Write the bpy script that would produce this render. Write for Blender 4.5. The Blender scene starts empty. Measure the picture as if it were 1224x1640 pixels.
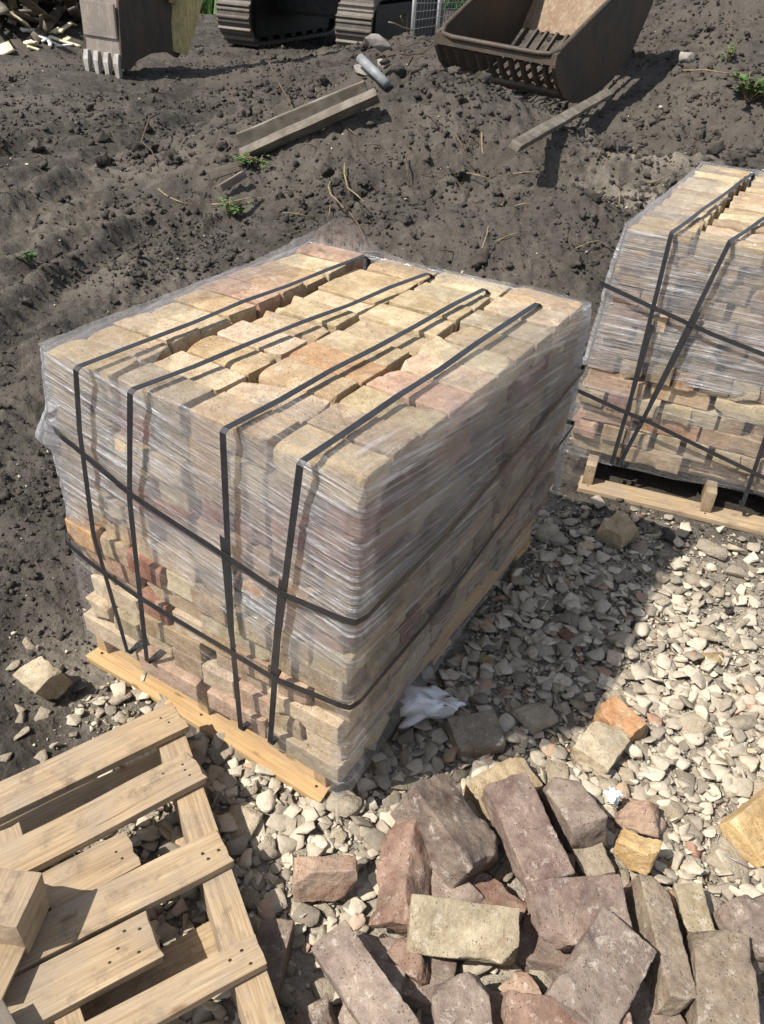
import bpy, bmesh, math, random
import numpy as np
from mathutils import Vector, Matrix

# ------------------------------------------------------------------ camera, sky, sun, exposure
S = bpy.context.scene
COL = S.collection
FPX, W0, H0 = 1320.0, 1224.0, 1640.0
PITCH, ROLL, YAW = math.radians(35.3), math.radians(4.1), math.radians(-30.7)
CAM = np.array([0.607, -0.954, 1.676])
cF = np.array([math.sin(YAW)*math.cos(PITCH), math.cos(YAW)*math.cos(PITCH), -math.sin(PITCH)])
_r = np.array([math.cos(YAW), -math.sin(YAW), 0.0]); _u = np.cross(_r, cF)
cR = _r*math.cos(ROLL) + _u*math.sin(ROLL); cU = -_r*math.sin(ROLL) + _u*math.cos(ROLL)
cam_d = bpy.data.cameras.new('camera'); cam = bpy.data.objects.new('camera', cam_d); COL.objects.link(cam)
cam.matrix_world = Matrix(((cR[0], cU[0], -cF[0], CAM[0]), (cR[1], cU[1], -cF[1], CAM[1]), (cR[2], cU[2], -cF[2], CAM[2]), (0, 0, 0, 1)))
cam_d.sensor_fit = 'VERTICAL'; cam_d.sensor_height = 36.0; cam_d.lens = FPX/H0*36.0
cam_d.clip_start = 0.02; cam_d.clip_end = 1000
S.camera = cam

SUN_DIR = np.array([-0.313, -0.511, 0.80]); SUN_DIR /= np.linalg.norm(SUN_DIR)      # towards the sun
world = bpy.data.worlds.new('World'); S.world = world; world.use_nodes = True
wn = world.node_tree; wn.nodes.clear()
sky = wn.nodes.new('ShaderNodeTexSky'); sky.sky_type = 'NISHITA'; sky.sun_disc = False
sky.sun_elevation = math.asin(SUN_DIR[2]); sky.sun_rotation = math.atan2(SUN_DIR[0], SUN_DIR[1])
bg = wn.nodes.new('ShaderNodeBackground'); bg.inputs['Strength'].default_value = 0.098
wo = wn.nodes.new('ShaderNodeOutputWorld'); hs_ = wn.nodes.new('ShaderNodeHueSaturation'); hs_.inputs['Saturation'].default_value = .6; wn.links.new(sky.outputs[0], hs_.inputs['Color']); wn.links.new(hs_.outputs[0], bg.inputs[0]); wn.links.new(bg.outputs[0], wo.inputs[0])
sun_d = bpy.data.lights.new('sun', 'SUN'); sun_d.energy = 4.3; sun_d.angle = math.radians(0.5); sun_d.color = (1.0, 0.94, 0.85)
sun = bpy.data.objects.new('sun', sun_d); COL.objects.link(sun)
sun.rotation_euler = Vector(SUN_DIR.tolist()).to_track_quat('Z', 'Y').to_euler()
S.view_settings.view_transform = 'Standard'; S.view_settings.look = 'None'; S.view_settings.gamma = 1.0
S.view_settings.exposure = 0.75
S.cycles.max_bounces = 8; S.cycles.transparent_max_bounces = 24

# ------------------------------------------------------------------ helpers
rng = random.Random(7)
nrg = np.random.default_rng(11)

def un(px, py, z):
    "the point at height z that the photograph shows at px, py"
    d = cF + cR*(px-W0/2)/FPX - cU*(py-H0/2)/FPX
    return CAM + d*((z-CAM[2])/d[2])
def unplane(px, py, p, n):
    d = cF + cR*(px-W0/2)/FPX - cU*(py-H0/2)/FPX
    return CAM + d*(np.dot(np.asarray(p)-CAM, n)/np.dot(d, n))

def _hash(ix, iy, iz, seed):
    h = (ix.astype(np.int64)*374761393 + iy.astype(np.int64)*668265263 + iz.astype(np.int64)*1274126177 + seed*974634777) & 0xffffffff
    h = ((h ^ (h >> 13))*1274126177) & 0xffffffff
    h = ((h ^ (h >> 16))*2246822519) & 0xffffffff
    return ((h ^ (h >> 15)) & 0xffffff)/float(0xffffff)
def vn(p, seed=0):
    "value noise -1..1 at points (...,3) or (...,2)"
    p = np.asarray(p, float)
    if p.shape[-1] == 2: p = np.concatenate([p, np.zeros(p.shape[:-1]+(1,))], -1)
    i = np.floor(p); f = p-i; f = f*f*f*(f*(f*6-15)+10)
    x, y, z = i[..., 0], i[..., 1], i[..., 2]; out = 0
    for dx in (0, 1):
        wx = f[..., 0] if dx else 1-f[..., 0]
        for dy in (0, 1):
            wy = f[..., 1] if dy else 1-f[..., 1]
            for dz in (0, 1):
                wz = f[..., 2] if dz else 1-f[..., 2]
                out = out + wx*wy*wz*_hash(x+dx, y+dy, z+dz, seed)
    return out*2-1
def fbm(p, o=4, seed=0, gain=.5):
    p = np.asarray(p, float); a, s, t = 1.0, 0, 0
    for k in range(o):
        s = s + a*vn(p*(2.03**k)+k*17.3, seed+k); t += a; a *= gain
    return s/t
def sstep(a, b, x):
    t = np.clip((x-a)/(b-a), 0, 1); return t*t*(3-2*t)

def mesh_np(name, v, faces, smooth=True, sharp=0):
    "v (n,3); faces an (m,3) or (m,4) array, or a list of index tuples"
    me = bpy.data.meshes.new(name)
    if isinstance(faces, np.ndarray):
        m, k = faces.shape
        me.vertices.add(len(v)); me.vertices.foreach_set('co', np.asarray(v, np.float32).ravel())
        me.loops.add(m*k); me.loops.foreach_set('vertex_index', faces.astype(np.int32).ravel())
        me.polygons.add(m); me.polygons.foreach_set('loop_start', np.arange(0, m*k, k, dtype=np.int32))
        me.polygons.foreach_set('loop_total', np.full(m, k, np.int32))
        me.update(calc_edges=True); me.validate()
    else:
        me.from_pydata([tuple(map(float, q)) for q in v], [], faces); me.update()
    if smooth and len(me.polygons):
        me.polygons.foreach_set('use_smooth', np.ones(len(me.polygons), bool))
        if sharp: me.set_sharp_from_angle(angle=math.radians(sharp))
    return me
def link(name, me, mat=None, parent=None, mw=None):
    o = bpy.data.objects.new(name, me); COL.objects.link(o)
    if mat is not None and me is not None:
        if not me.materials: me.materials.append(mat)
    if parent is not None: o.parent = parent
    if mw is not None: o.matrix_local = mw
    return o
def tag(o, label=None, cat=None, group=None, kind=None):
    if label: o['label'] = label
    if cat: o['category'] = cat
    if group: o['group'] = group
    if kind: o['kind'] = kind
    return o
def empty(name, loc=(0, 0, 0)):
    o = bpy.data.objects.new(name, None); COL.objects.link(o); o.location = loc; o.empty_display_size = .1; return o
def frame(o, x, y, z):
    return Matrix(((x[0], y[0], z[0], o[0]), (x[1], y[1], z[1], o[1]), (x[2], y[2], z[2], o[2]), (0, 0, 0, 1)))
def unit(v): return np.asarray(v, float)/np.linalg.norm(v)

def grid_box(dx, dy, dz, nx, ny, nz, rad=0.0):
    "closed box surface of quads, welded; with rad, tight loops run beside every edge"
    idx = {}; vs = []; fs = []
    def cs(d, n):
        a = list(np.linspace(-.5, .5, n+1)*d)
        if rad: a = [-d/2, -d/2+.35*rad, -d/2+1.1*rad]+[q for q in a if abs(q) < d/2-2.0*rad]+[d/2-1.1*rad, d/2-.35*rad, d/2]
        return a
    ax, ay, az = cs(dx, nx), cs(dy, ny), cs(dz, nz); nx, ny, nz = len(ax)-1, len(ay)-1, len(az)-1
    def vid(i, j, k):
        key = (i, j, k)
        if key not in idx:
            idx[key] = len(vs); vs.append((ax[i], ay[j], az[k]))
        return idx[key]
    for i in range(nx):
        for j in range(ny):
            fs.append((vid(i, j, nz), vid(i+1, j, nz), vid(i+1, j+1, nz), vid(i, j+1, nz)))
            fs.append((vid(i, j, 0), vid(i, j+1, 0), vid(i+1, j+1, 0), vid(i+1, j, 0)))
    for i in range(nx):
        for k in range(nz):
            fs.append((vid(i, 0, k), vid(i+1, 0, k), vid(i+1, 0, k+1), vid(i, 0, k+1)))
            fs.append((vid(i, ny, k), vid(i, ny, k+1), vid(i+1, ny, k+1), vid(i+1, ny, k)))
    for j in range(ny):
        for k in range(nz):
            fs.append((vid(0, j, k), vid(0, j, k+1), vid(0, j+1, k+1), vid(0, j+1, k)))
            fs.append((vid(nx, j, k), vid(nx, j+1, k), vid(nx, j+1, k+1), vid(nx, j, k+1)))
    return np.array(vs), np.array(fs)

def worn_box(dx, dy, dz, cell, seed, rad=.005, rough=.0016, chips=3, chip=.018, warp=.002):
    "a brick: rounded, dented and chipped"
    n = [max(3, int(round(d/cell))) for d in (dx, dy, dz)]
    v, f = grid_box(dx, dy, dz, *n, rad=rad*1.3); r = np.random.default_rng(seed)
    h = np.array([dx, dy, dz])/2
    rr = rad*(1+.9*fbm(v*28+seed, 2, seed))[:, None].clip(.2, 1.6)
    q = np.sign(v)*np.minimum(np.abs(v), h-rr); d = v-q; L = np.linalg.norm(d, axis=1, keepdims=True)
    v = np.where(L > 1e-9, q+d/np.maximum(L, 1e-9)*np.minimum(rr, L), v)
    nrm = unit_rows(np.where(L > 1e-9, d, v*0+[0, 0, 1]))
    off = rough*fbm(v*60+seed*3.1, 4, seed+5, .6) + warp*fbm(v*9+seed*1.7, 2, seed+9)
    v = v + nrm*off[:, None]
    for c in range(chips):
        s = r.choice([-1, 1], 3); nn = s*np.array([r.uniform(.3, 1), r.uniform(.3, 1), r.uniform(.3, 1)])
        if r.random() < .5: nn[r.integers(3)] = 0
        nn = unit(nn); corner = s*h; along = np.array([0 if abs(nn[k]) > 1e-6 else r.uniform(-.8, .8)*h[k] for k in range(3)])
        corner = np.where(np.abs(nn) > 1e-6, corner, along)
        dep = r.uniform(.25, 1)*chip
        dist = (v-corner)@nn + dep
        lat = np.linalg.norm((v-corner) - ((v-corner)@nn)[:, None]*nn, axis=1)
        if (np.abs(nn) < 1e-6).any(): w = sstep(.045, .02, lat)*.6
        else: w = 1.0
        k = np.maximum(0, dist + .003*fbm(v*110+c, 3, seed+c))*w
        v = v - nn*(k*.92)[:, None]
    return v, f
def unit_rows(a): return a/np.maximum(np.linalg.norm(a, axis=1, keepdims=True), 1e-9)

def chunk_mesh(seed, n=13, flat=.55, sub=0, rough=.03):
    "angular fragment of about unit size"
    r = np.random.default_rng(seed); p = r.normal(size=(n, 3)); p /= np.linalg.norm(p, axis=1, keepdims=True)
    p = np.sign(p)*np.abs(p)**.75
    p *= r.uniform(.72, 1.0, (n, 1)); p *= np.array([.5, .5*r.uniform(.6, 1), .5*flat*r.uniform(.6, 1.2)])
    bm = bmesh.new()
    for q in p: bm.verts.new(q)
    res = bmesh.ops.convex_hull(bm, input=bm.verts)
    for e in [g for g in res['geom_interior'] if isinstance(g, bmesh.types.BMVert)]: bm.verts.remove(e)
    for vv in [vv for vv in bm.verts if not vv.link_faces]: bm.verts.remove(vv)
    if sub:
        bmesh.ops.dissolve_limit(bm, angle_limit=.35, verts=bm.verts, edges=bm.edges)
        bmesh.ops.bevel(bm, geom=bm.edges[:], offset=.028, segments=1, affect='EDGES', clamp_overlap=True)
        bmesh.ops.triangulate(bm, faces=bm.faces)
        for _ in range(sub): bmesh.ops.subdivide_edges(bm, edges=[e for e in bm.edges if e.calc_length() > .09], cuts=1)
        bmesh.ops.triangulate(bm, faces=bm.faces)
    bm.verts.ensure_lookup_table(); bm.verts.index_update()
    v = np.array([q.co[:] for q in bm.verts]); 
    if sub: v = v + unit_rows(v)*(rough*fbm(v*7+seed, 3, seed))[:, None]
    f = np.array([[q.index for q in fc.verts] for fc in bm.faces if len(fc.verts) == 3]) if all(len(fc.verts) == 3 for fc in bm.faces) else None
    if f is None:
        bmesh.ops.triangulate(bm, faces=bm.faces); f = np.array([[q.index for q in fc.verts] for fc in bm.faces])
    bm.free(); return v, f

def merge(protos, which, mats, locs):
    "one big triangle soup: protos [(v,f)], which index per copy, mats (n,3,3), locs (n,3)"
    V, Fc, off = [], [], 0
    for k, (v, f) in enumerate(protos):
        sel = np.where(which == k)[0]
        if not len(sel): continue
        vv = np.einsum('nij,vj->nvi', mats[sel], v) + locs[sel][:, None, :]
        ff = f[None] + (np.arange(len(sel))*len(v))[:, None, None] + off
        V.append(vv.reshape(-1, 3)); Fc.append(ff.reshape(-1, f.shape[1])); off += len(sel)*len(v)
    return np.concatenate(V), np.concatenate(Fc)
def rand_rot(n, r, tilt=.5):
    a = r.uniform(0, 2*np.pi, n); t = r.normal(0, tilt, n); b = r.uniform(0, 2*np.pi, n)
    ca, sa = np.cos(a), np.sin(a); z = np.zeros(n); o = np.ones(n)
    A = np.stack([np.stack([ca, -sa, z], -1), np.stack([sa, ca, z], -1), np.stack([z, z, o], -1)], 1)
    ct, st = np.cos(t), np.sin(t); B = np.stack([np.stack([o, z, z], -1), np.stack([z, ct, -st], -1), np.stack([z, st, ct], -1)], 1)
    cb, sb = np.cos(b), np.sin(b); Cm = np.stack([np.stack([cb, -sb, z], -1), np.stack([sb, cb, z], -1), np.stack([z, z, o], -1)], 1)
    return A@B@Cm

def tube(path, rad, n=7, taper=None):
    path = [np.asarray(p, float) for p in path]; V, Fq = [], []
    for i, p in enumerate(path):
        t = unit(path[min(i+1, len(path)-1)]-path[max(i-1, 0)]); a = unit(np.cross(t, [.31, .2, .93])); b = np.cross(t, a)
        r = rad if taper is None else rad*(1+(taper-1)*i/(len(path)-1))
        for k in range(n): V.append(p+r*(math.cos(k*2*math.pi/n)*a+math.sin(k*2*math.pi/n)*b))
    for i in range(len(path)-1):
        for k in range(n): Fq.append((i*n+k, i*n+(k+1) % n, (i+1)*n+(k+1) % n, (i+1)*n+k))
    Fq.append(tuple(range(n))[::-1]); Fq.append(tuple((len(path)-1)*n+k for k in range(n)))
    return V, Fq
def join(parts):
    V, Fq = [], []
    for v, f in parts:
        o = len(V); V += [tuple(map(float, q)) for q in v]; Fq += [tuple(int(i)+o for i in q) for q in f]
    return V, Fq
def prism(poly, t):
    "outline in xy pushed to thickness t along z, centred"
    n = len(poly); V = [(x, y, -t/2) for x, y in poly]+[(x, y, t/2) for x, y in poly]
    Fq = [tuple(range(n))[::-1], tuple(range(n, 2*n))]+[(i, (i+1) % n, n+(i+1) % n, n+i) for i in range(n)]
    return V, Fq

# ------------------------------------------------------------------ materials
class NT:
    def __init__(s, name):
        s.m = bpy.data.materials.new(name); s.m.use_nodes = True; s.t = s.m.node_tree; s.t.nodes.clear()
        s.out = s.n('OutputMaterial')
    def n(s, typ, **kw):
        nd = s.t.nodes.new('ShaderNode'+typ)
        for k, v in kw.items(): setattr(nd, k, v)
        return nd
    def set(s, sock, v):
        if isinstance(v, bpy.types.NodeSocket): s.t.links.new(v, sock)
        elif isinstance(v, (tuple, list)) and len(v) == 3 and sock.type == 'RGBA': sock.default_value = (*v, 1)
        else: sock.default_value = v
    def noise(s, vec, scale, detail=4, rough=.55, dist=0):
        nd = s.n('TexNoise'); s.set(nd.inputs['Vector'], vec); nd.inputs['Scale'].default_value = scale
        nd.inputs['Detail'].default_value = detail; nd.inputs['Roughness'].default_value = rough; nd.inputs['Distortion'].default_value = dist
        return nd.outputs['Fac']
    def vor(s, vec, scale, feature='F1', out='Distance'):
        nd = s.n('TexVoronoi', feature=feature); s.set(nd.inputs['Vector'], vec); nd.inputs['Scale'].default_value = scale; return nd.outputs[out]
    def ramp(s, fac, stops):
        nd = s.n('ValToRGB'); s.set(nd.inputs[0], fac); e = nd.color_ramp.elements
        while len(e) < len(stops): e.new(.5)
        for k, (p, c) in enumerate(stops):
            e[k].position = p; e[k].color = (c, c, c, 1) if not isinstance(c, tuple) else (*c, 1)
        return nd.outputs[0]
    def mix(s, fac, a, b, mode='MIX'):
        nd = s.n('Mix', data_type='RGBA', blend_type=mode); s.set(nd.inputs[0], fac); s.set(nd.inputs[6], a); s.set(nd.inputs[7], b); return nd.outputs[2]
    def math(s, op, a, b=0.0, clamp=False):
        nd = s.n('Math', operation=op, use_clamp=clamp); s.set(nd.inputs[0], a); s.set(nd.inputs[1], b); return nd.outputs[0]
    def vmul(s, vec, sc):
        nd = s.n('Mapping'); s.set(nd.inputs[0], vec); nd.inputs['Scale'].default_value = sc; return nd.outputs[0]
    def off(s, vec, amt=37.0):
        oi = s.n('ObjectInfo'); cx = s.n('CombineXYZ'); m = s.math('MULTIPLY', oi.outputs['Random'], amt)
        for k in range(3): s.set(cx.inputs[k], m)
        a = s.n('VectorMath', operation='ADD'); s.set(a.inputs[0], vec); s.set(a.inputs[1], cx.outputs[0]); return a.outputs[0]
    def obj(s): return s.n('TexCoord').outputs['Object']
    def bump(s, h, strength, dist=.01, normal=None):
        nd = s.n('Bump'); s.set(nd.inputs['Height'], h); nd.inputs['Strength'].default_value = strength; nd.inputs['Distance'].default_value = dist
        if normal is not None: s.set(nd.inputs['Normal'], normal)
        return nd.outputs[0]
    def pbr(s, col, rough=.9, normal=None, spec=.3, metal=0.0):
        p = s.n('BsdfPrincipled'); s.set(p.inputs['Base Color'], col); s.set(p.inputs['Roughness'], rough); s.set(p.inputs['Specular IOR Level'], spec); s.set(p.inputs['Metallic'], metal)
        if normal is not None: s.set(p.inputs['Normal'], normal)
        s.t.links.new(p.outputs[0], s.out.inputs[0]); return s.m

def mat_brick(name, lime=.25, grime=.5, soot=0.3, fleck=20, pitc=.55):
    k = NT(name); c0 = k.obj(); c = k.off(c0)
    oi = k.n('ObjectInfo').outputs['Color']
    big = k.noise(c, 14, 4, .6); med = k.noise(c, 55, 5, .65); fine = k.noise(c, 260, 3, .6)
    col = k.mix(k.ramp(big, [(.3, 0.0), (.7, 1.0)]), k.mix(1.0, oi, (.74, .68, .62), 'MULTIPLY'), k.mix(.22, oi, (.75, .62, .42)))
    col = k.mix(k.ramp(med, [(.35, .55), (.62, 0.0)]), col, k.mix(1.0, col, (.62, .55, .48), 'MULTIPLY'))
    pits = k.ramp(k.vor(c, 150), [(.10, 1.0), (.24, 0.0)]); pm = k.ramp(k.noise(c, 40, 2), [(.45, 0.0), (.65, 1.0)])
    pit = k.math('MULTIPLY', pits, pm)
    col = k.mix(k.math('MULTIPLY', pit, pitc), col, (.10, .075, .05))
    lm = k.ramp(k.noise(k.off(c0, 91), fleck, 6, .72), [(.63-.2*lime, 0.0), (.69-.18*lime, 1.0)])
    lm = k.math('MULTIPLY', lm, k.ramp(fine, [(.3, .35), (.6, 1.0)]))
    col = k.mix(k.math('MULTIPLY', lm, .5), col, (.54, .49, .42))
    gm = k.ramp(k.noise(k.off(c0, 53), 11, 5, .7), [(.5, 0.0), (.75, grime)])
    col = k.mix(gm, col, (.17, .145, .115))
    col = k.mix(k.ramp(fine, [(.33, .5), (.52, 0.0)]), col, k.mix(1.0, col, (.62, .56, .50), 'MULTIPLY'))
    sm = k.ramp(k.noise(k.off(c0, 23), 8, 4, .7), [(.60, 0.0), (.70, soot)])
    col = k.mix(sm, col, (.075, .07, .065))
    h = k.math('ADD', k.math('MULTIPLY', med, .6), k.math('ADD', k.math('MULTIPLY', fine, .35), k.math('MULTIPLY', pit, -.9)))
    return k.pbr(col, .93, k.bump(h, .9, .0055), .2)

def mat_wood(name, a, b, grain=1.0, grey=.15):
    k = NT(name); c = k.off(k.obj(), 19)
    rings = k.noise(k.vmul(c, (1.3, 22, 22)), 2.2, 3, .5, .6); fib = k.noise(k.vmul(c, (7, 240, 240)), 1.0, 4, .7)
    mot = k.noise(c, 7, 4, .6)
    col = k.mix(k.ramp(rings, [(.36, 0.0), (.5, .65), (.56, .25), (.68, 1.0)]), b, a)
    col = k.mix(k.ramp(fib, [(.32, .55*grain), (.55, 0.0)]), col, k.mix(1.0, col, (.58, .48, .38), 'MULTIPLY'))
    col = k.mix(k.ramp(mot, [(.42, 0.0), (.7, grey*2.2)]), col, (.235, .21, .175)); dirt = k.math('MULTIPLY', k.ramp(k.noise(c, 16, 5, .75), [(.5, 0.0), (.66, 1.0)]), k.ramp(k.noise(k.vmul(c, (3, 30, 30)), 1.0, 3), [(.4, .2), (.6, 1.0)])); col = k.mix(k.math('MULTIPLY', dirt, min(.75, grey*2.6)), col, (.10, .08, .06))
    knot = k.ramp(k.vor(k.vmul(c, (1.0, 2.6, 2.6)), 5.5), [(.05, 1.0), (.11, 0.0)])
    col = k.mix(k.math('MULTIPLY', knot, .65), col, (.13, .07, .035))
    crack = k.ramp(k.noise(k.vmul(c, (2.2, 75, 75)), 1.0, 2, .5), [(.24, 1.0), (.275, 0.0)])
    col = k.mix(k.math('MULTIPLY', crack, .7), col, (.06, .04, .025))
    h = k.math('ADD', k.math('MULTIPLY', fib, .6), k.math('ADD', k.math('MULTIPLY', rings, .5), k.math('MULTIPLY', crack, -1.2)))
    return k.pbr(col, .78, k.bump(h, .5, .003), .25)

def mat_soil():
    k = NT('soil'); c = k.obj()
    at = k.n('Attribute', attribute_name='dust'); dust = at.outputs['Fac']
    big = k.noise(c, .9, 5, .6); med = k.noise(c, 7, 6, .65); fine = k.noise(c, 60, 5, .7); grit = k.vor(c, 95)
    col = k.mix(k.ramp(big, [(.4, 0.0), (.6, 1.0)]), (.034, .030, .026), (.076, .067, .058))
    col = k.mix(k.ramp(med, [(.4, 0.0), (.68, .8)]), col, (.105, .093, .080))
    col = k.mix(k.ramp(fine, [(.3, .5), (.55, 0.0)]), col, (.032, .026, .022))
    speck = k.math('MULTIPLY', k.ramp(grit, [(.11, 1.0), (.2, 0.0)]), k.ramp(k.noise(c, 23, 2), [(.58, 0.0), (.68, 1.0)]))
    col = k.mix(k.math('MULTIPLY', speck, .8), col, (.36, .33, .28))
    dm = k.math('MULTIPLY', dust, k.ramp(med, [(.25, .55), (.7, 1.25)]), clamp=True)
    col = k.mix(dm, col, k.mix(k.ramp(fine, [(.35, 0.0), (.65, 1.0)]), (.25, .22, .175), (.43, .38, .305)))
    h = k.math('ADD', k.math('MULTIPLY', med, 1.0), k.math('MULTIPLY', fine, .4))
    return k.pbr(col, .95, k.bump(h, 1.0, .03), .15)
def mat_clod():
    k = NT('clod_soil'); c = k.obj()
    med = k.noise(c, 9, 4, .65); fine = k.noise(c, 90, 4, .7)
    col = k.mix(k.ramp(med, [(.36, 0.0), (.66, 1.0)]), (.042, .037, .032), (.090, .079, .068))
    col = k.mix(k.ramp(fine, [(.3, .5), (.6, 0.0)]), col, (.035, .029, .025))
    return k.pbr(col, .95, k.bump(fine, .8, .006), .15)
def mat_chunk(name='mortar_chunk'):
    k = NT(name); c0 = k.obj(); c = k.off(c0); oi = k.n('ObjectInfo').outputs['Color']
    med = k.noise(c, 5, 5, .65); fine = k.noise(c, 30, 4, .7)
    col = k.mix(k.ramp(med, [(.35, 0.0), (.7, 1.0)]), k.mix(1.0, oi, (.72, .68, .62), 'MULTIPLY'), oi)
    col = k.mix(k.ramp(fine, [(.32, .55), (.5, 0.0)]), col, k.mix(1.0, col, (.55, .5, .44), 'MULTIPLY'))
    return k.pbr(col, .95, k.bump(k.math('ADD', med, k.math('MULTIPLY', fine, .5)), .7, .03), .15)
def mat_gravel():
    k = NT('rubble_fines'); c = k.obj()
    cell = k.n('Attribute', attribute_name='tone').outputs['Fac']
    fine = k.noise(c, 70, 4, .7)
    col = k.ramp(cell, [(0.0, (.20, .175, .14)), (.2, (.32, .28, .222)), (.6, (.47, .415, .33)), (.95, (.55, .485, .385)), (.982, (.34, .20, .145)), (1.0, (.46, .36, .24))])
    col = k.mix(k.ramp(fine, [(.32, .5), (.55, 0.0)]), col, k.mix(1.0, col, (.6, .55, .48), 'MULTIPLY'))
    return k.pbr(col, .95, k.bump(fine, .7, .004), .15)
def mat_plain(name, col, rough=.6, var=.25, scale=9, metal=0.0, spec=.3, bump=.3):
    k = NT(name); c = k.off(k.obj()); n1 = k.noise(c, scale, 5, .65); n2 = k.noise(c, scale*8, 3, .6)
    d = tuple(x*(1-var*1.6) for x in col); l = tuple(min(1, x*(1+var)) for x in col)
    cc = k.mix(k.ramp(n1, [(.35, 0.0), (.66, 1.0)]), d, l)
    cc = k.mix(k.ramp(n2, [(.3, .4), (.55, 0.0)]), cc, d)
    return k.pbr(cc, rough, k.bump(n2, bump, .004), spec, metal)
def mat_steel(name, col, rust, rough=.6):
    k = NT(name); c = k.obj(); n1 = k.noise(c, 3.5, 6, .7); n2 = k.noise(k.vmul(c, (6, 6, 1)), 4, 5, .7); n3 = k.noise(c, 45, 4, .65)
    cc = k.mix(k.ramp(n1, [(.4, 0.0), (.64, 1.0)]), col, rust)
    cc = k.mix(k.ramp(n2, [(.5, 0.0), (.72, .6)]), cc, tuple(min(1, x*1.9) for x in col))
    cc = k.mix(k.ramp(n3, [(.3, .5), (.5, 0.0)]), cc, tuple(x*.5 for x in rust))
    return k.pbr(cc, rough, k.bump(n3, .4, .006), .35, .25)
def mat_film():
    k = NT('stretch_film'); uv = k.n('UVMap', uv_map='film').outputs[0]
    lay = k.n('Attribute', attribute_name='layers').outputs['Fac']
    s1 = k.noise(k.vmul(uv, (1.6, 95, 1)), 1.0, 5, .65, .3); s2 = k.noise(k.vmul(uv, (5, 330, 1)), 1.0, 3, .6)
    s3 = k.noise(k.vmul(uv, (3.2, 9, 1)), 1.0, 5, .62, 1.0)
    st = k.math('MULTIPLY', k.ramp(s1, [(.50, 0.0), (.66, 1.0)]), k.ramp(s3, [(.40, .08), (.64, 1.0)]))
    st2 = k.math('MULTIPLY', k.ramp(s2, [(.54, 0.0), (.66, 1.0)]), k.ramp(s3, [(.46, .08), (.66, .9)]))
    veil = k.math('ADD', .125, k.math('ADD', k.math('MULTIPLY', st, .72), k.math('MULTIPLY', st2, .34)))
    cloud = k.math('MULTIPLY', k.ramp(k.noise(k.vmul(uv, (3, 6, 1)), 1.0, 5, .6, 1.2), [(.42, 0.0), (.66, .17)]), k.math('SUBTRACT', lay, .3, clamp=True))
    fac = k.math('ADD', k.math('MULTIPLY', lay, veil), cloud, clamp=True)
    h = k.math('ADD', s1, k.math('ADD', k.math('MULTIPLY', s2, .45), k.math('MULTIPLY', s3, .8)))
    nb = k.bump(h, 1.0, .028)
    tr = k.n('BsdfTransparent'); tr.inputs[0].default_value = (1, 1, 1, 1)
    di = k.n('BsdfDiffuse'); di.inputs[0].default_value = (.88, .885, .93, 1); k.set(di.inputs['Normal'], nb)
    tl = k.n('BsdfTranslucent'); tl.inputs[0].default_value = (.88, .885, .93, 1)
    gl = k.n('BsdfGlossy'); gl.inputs['Roughness'].default_value = .27; k.set(gl.inputs['Normal'], nb); gl.inputs[0].default_value = (.95, .95, .97, 1)
    md = k.n('MixShader'); md.inputs[0].default_value = .42; k.t.links.new(di.outputs[0], md.inputs[1]); k.t.links.new(tl.outputs[0], md.inputs[2])
    m1 = k.n('MixShader'); k.set(m1.inputs[0], fac); k.t.links.new(tr.outputs[0], m1.inputs[1]); k.t.links.new(md.outputs[0], m1.inputs[2])
    fr = k.n('Fresnel'); fr.inputs['IOR'].default_value = 1.42; k.set(fr.inputs['Normal'], nb)
    m2 = k.n('MixShader'); gw = k.math('ADD', k.math('MULTIPLY', fr.outputs[0], .55), k.math('MULTIPLY', k.math('MAXIMUM', st, st2), .23)); k.set(m2.inputs[0], k.math('MULTIPLY', gw, k.math('MULTIPLY', lay, .9, clamp=True), clamp=True))
    k.t.links.new(m1.outputs[0], m2.inputs[1]); k.t.links.new(gl.outputs[0], m2.inputs[2])
    k.t.links.new(m2.outputs[0], k.out.inputs[0]); return k.m

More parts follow.
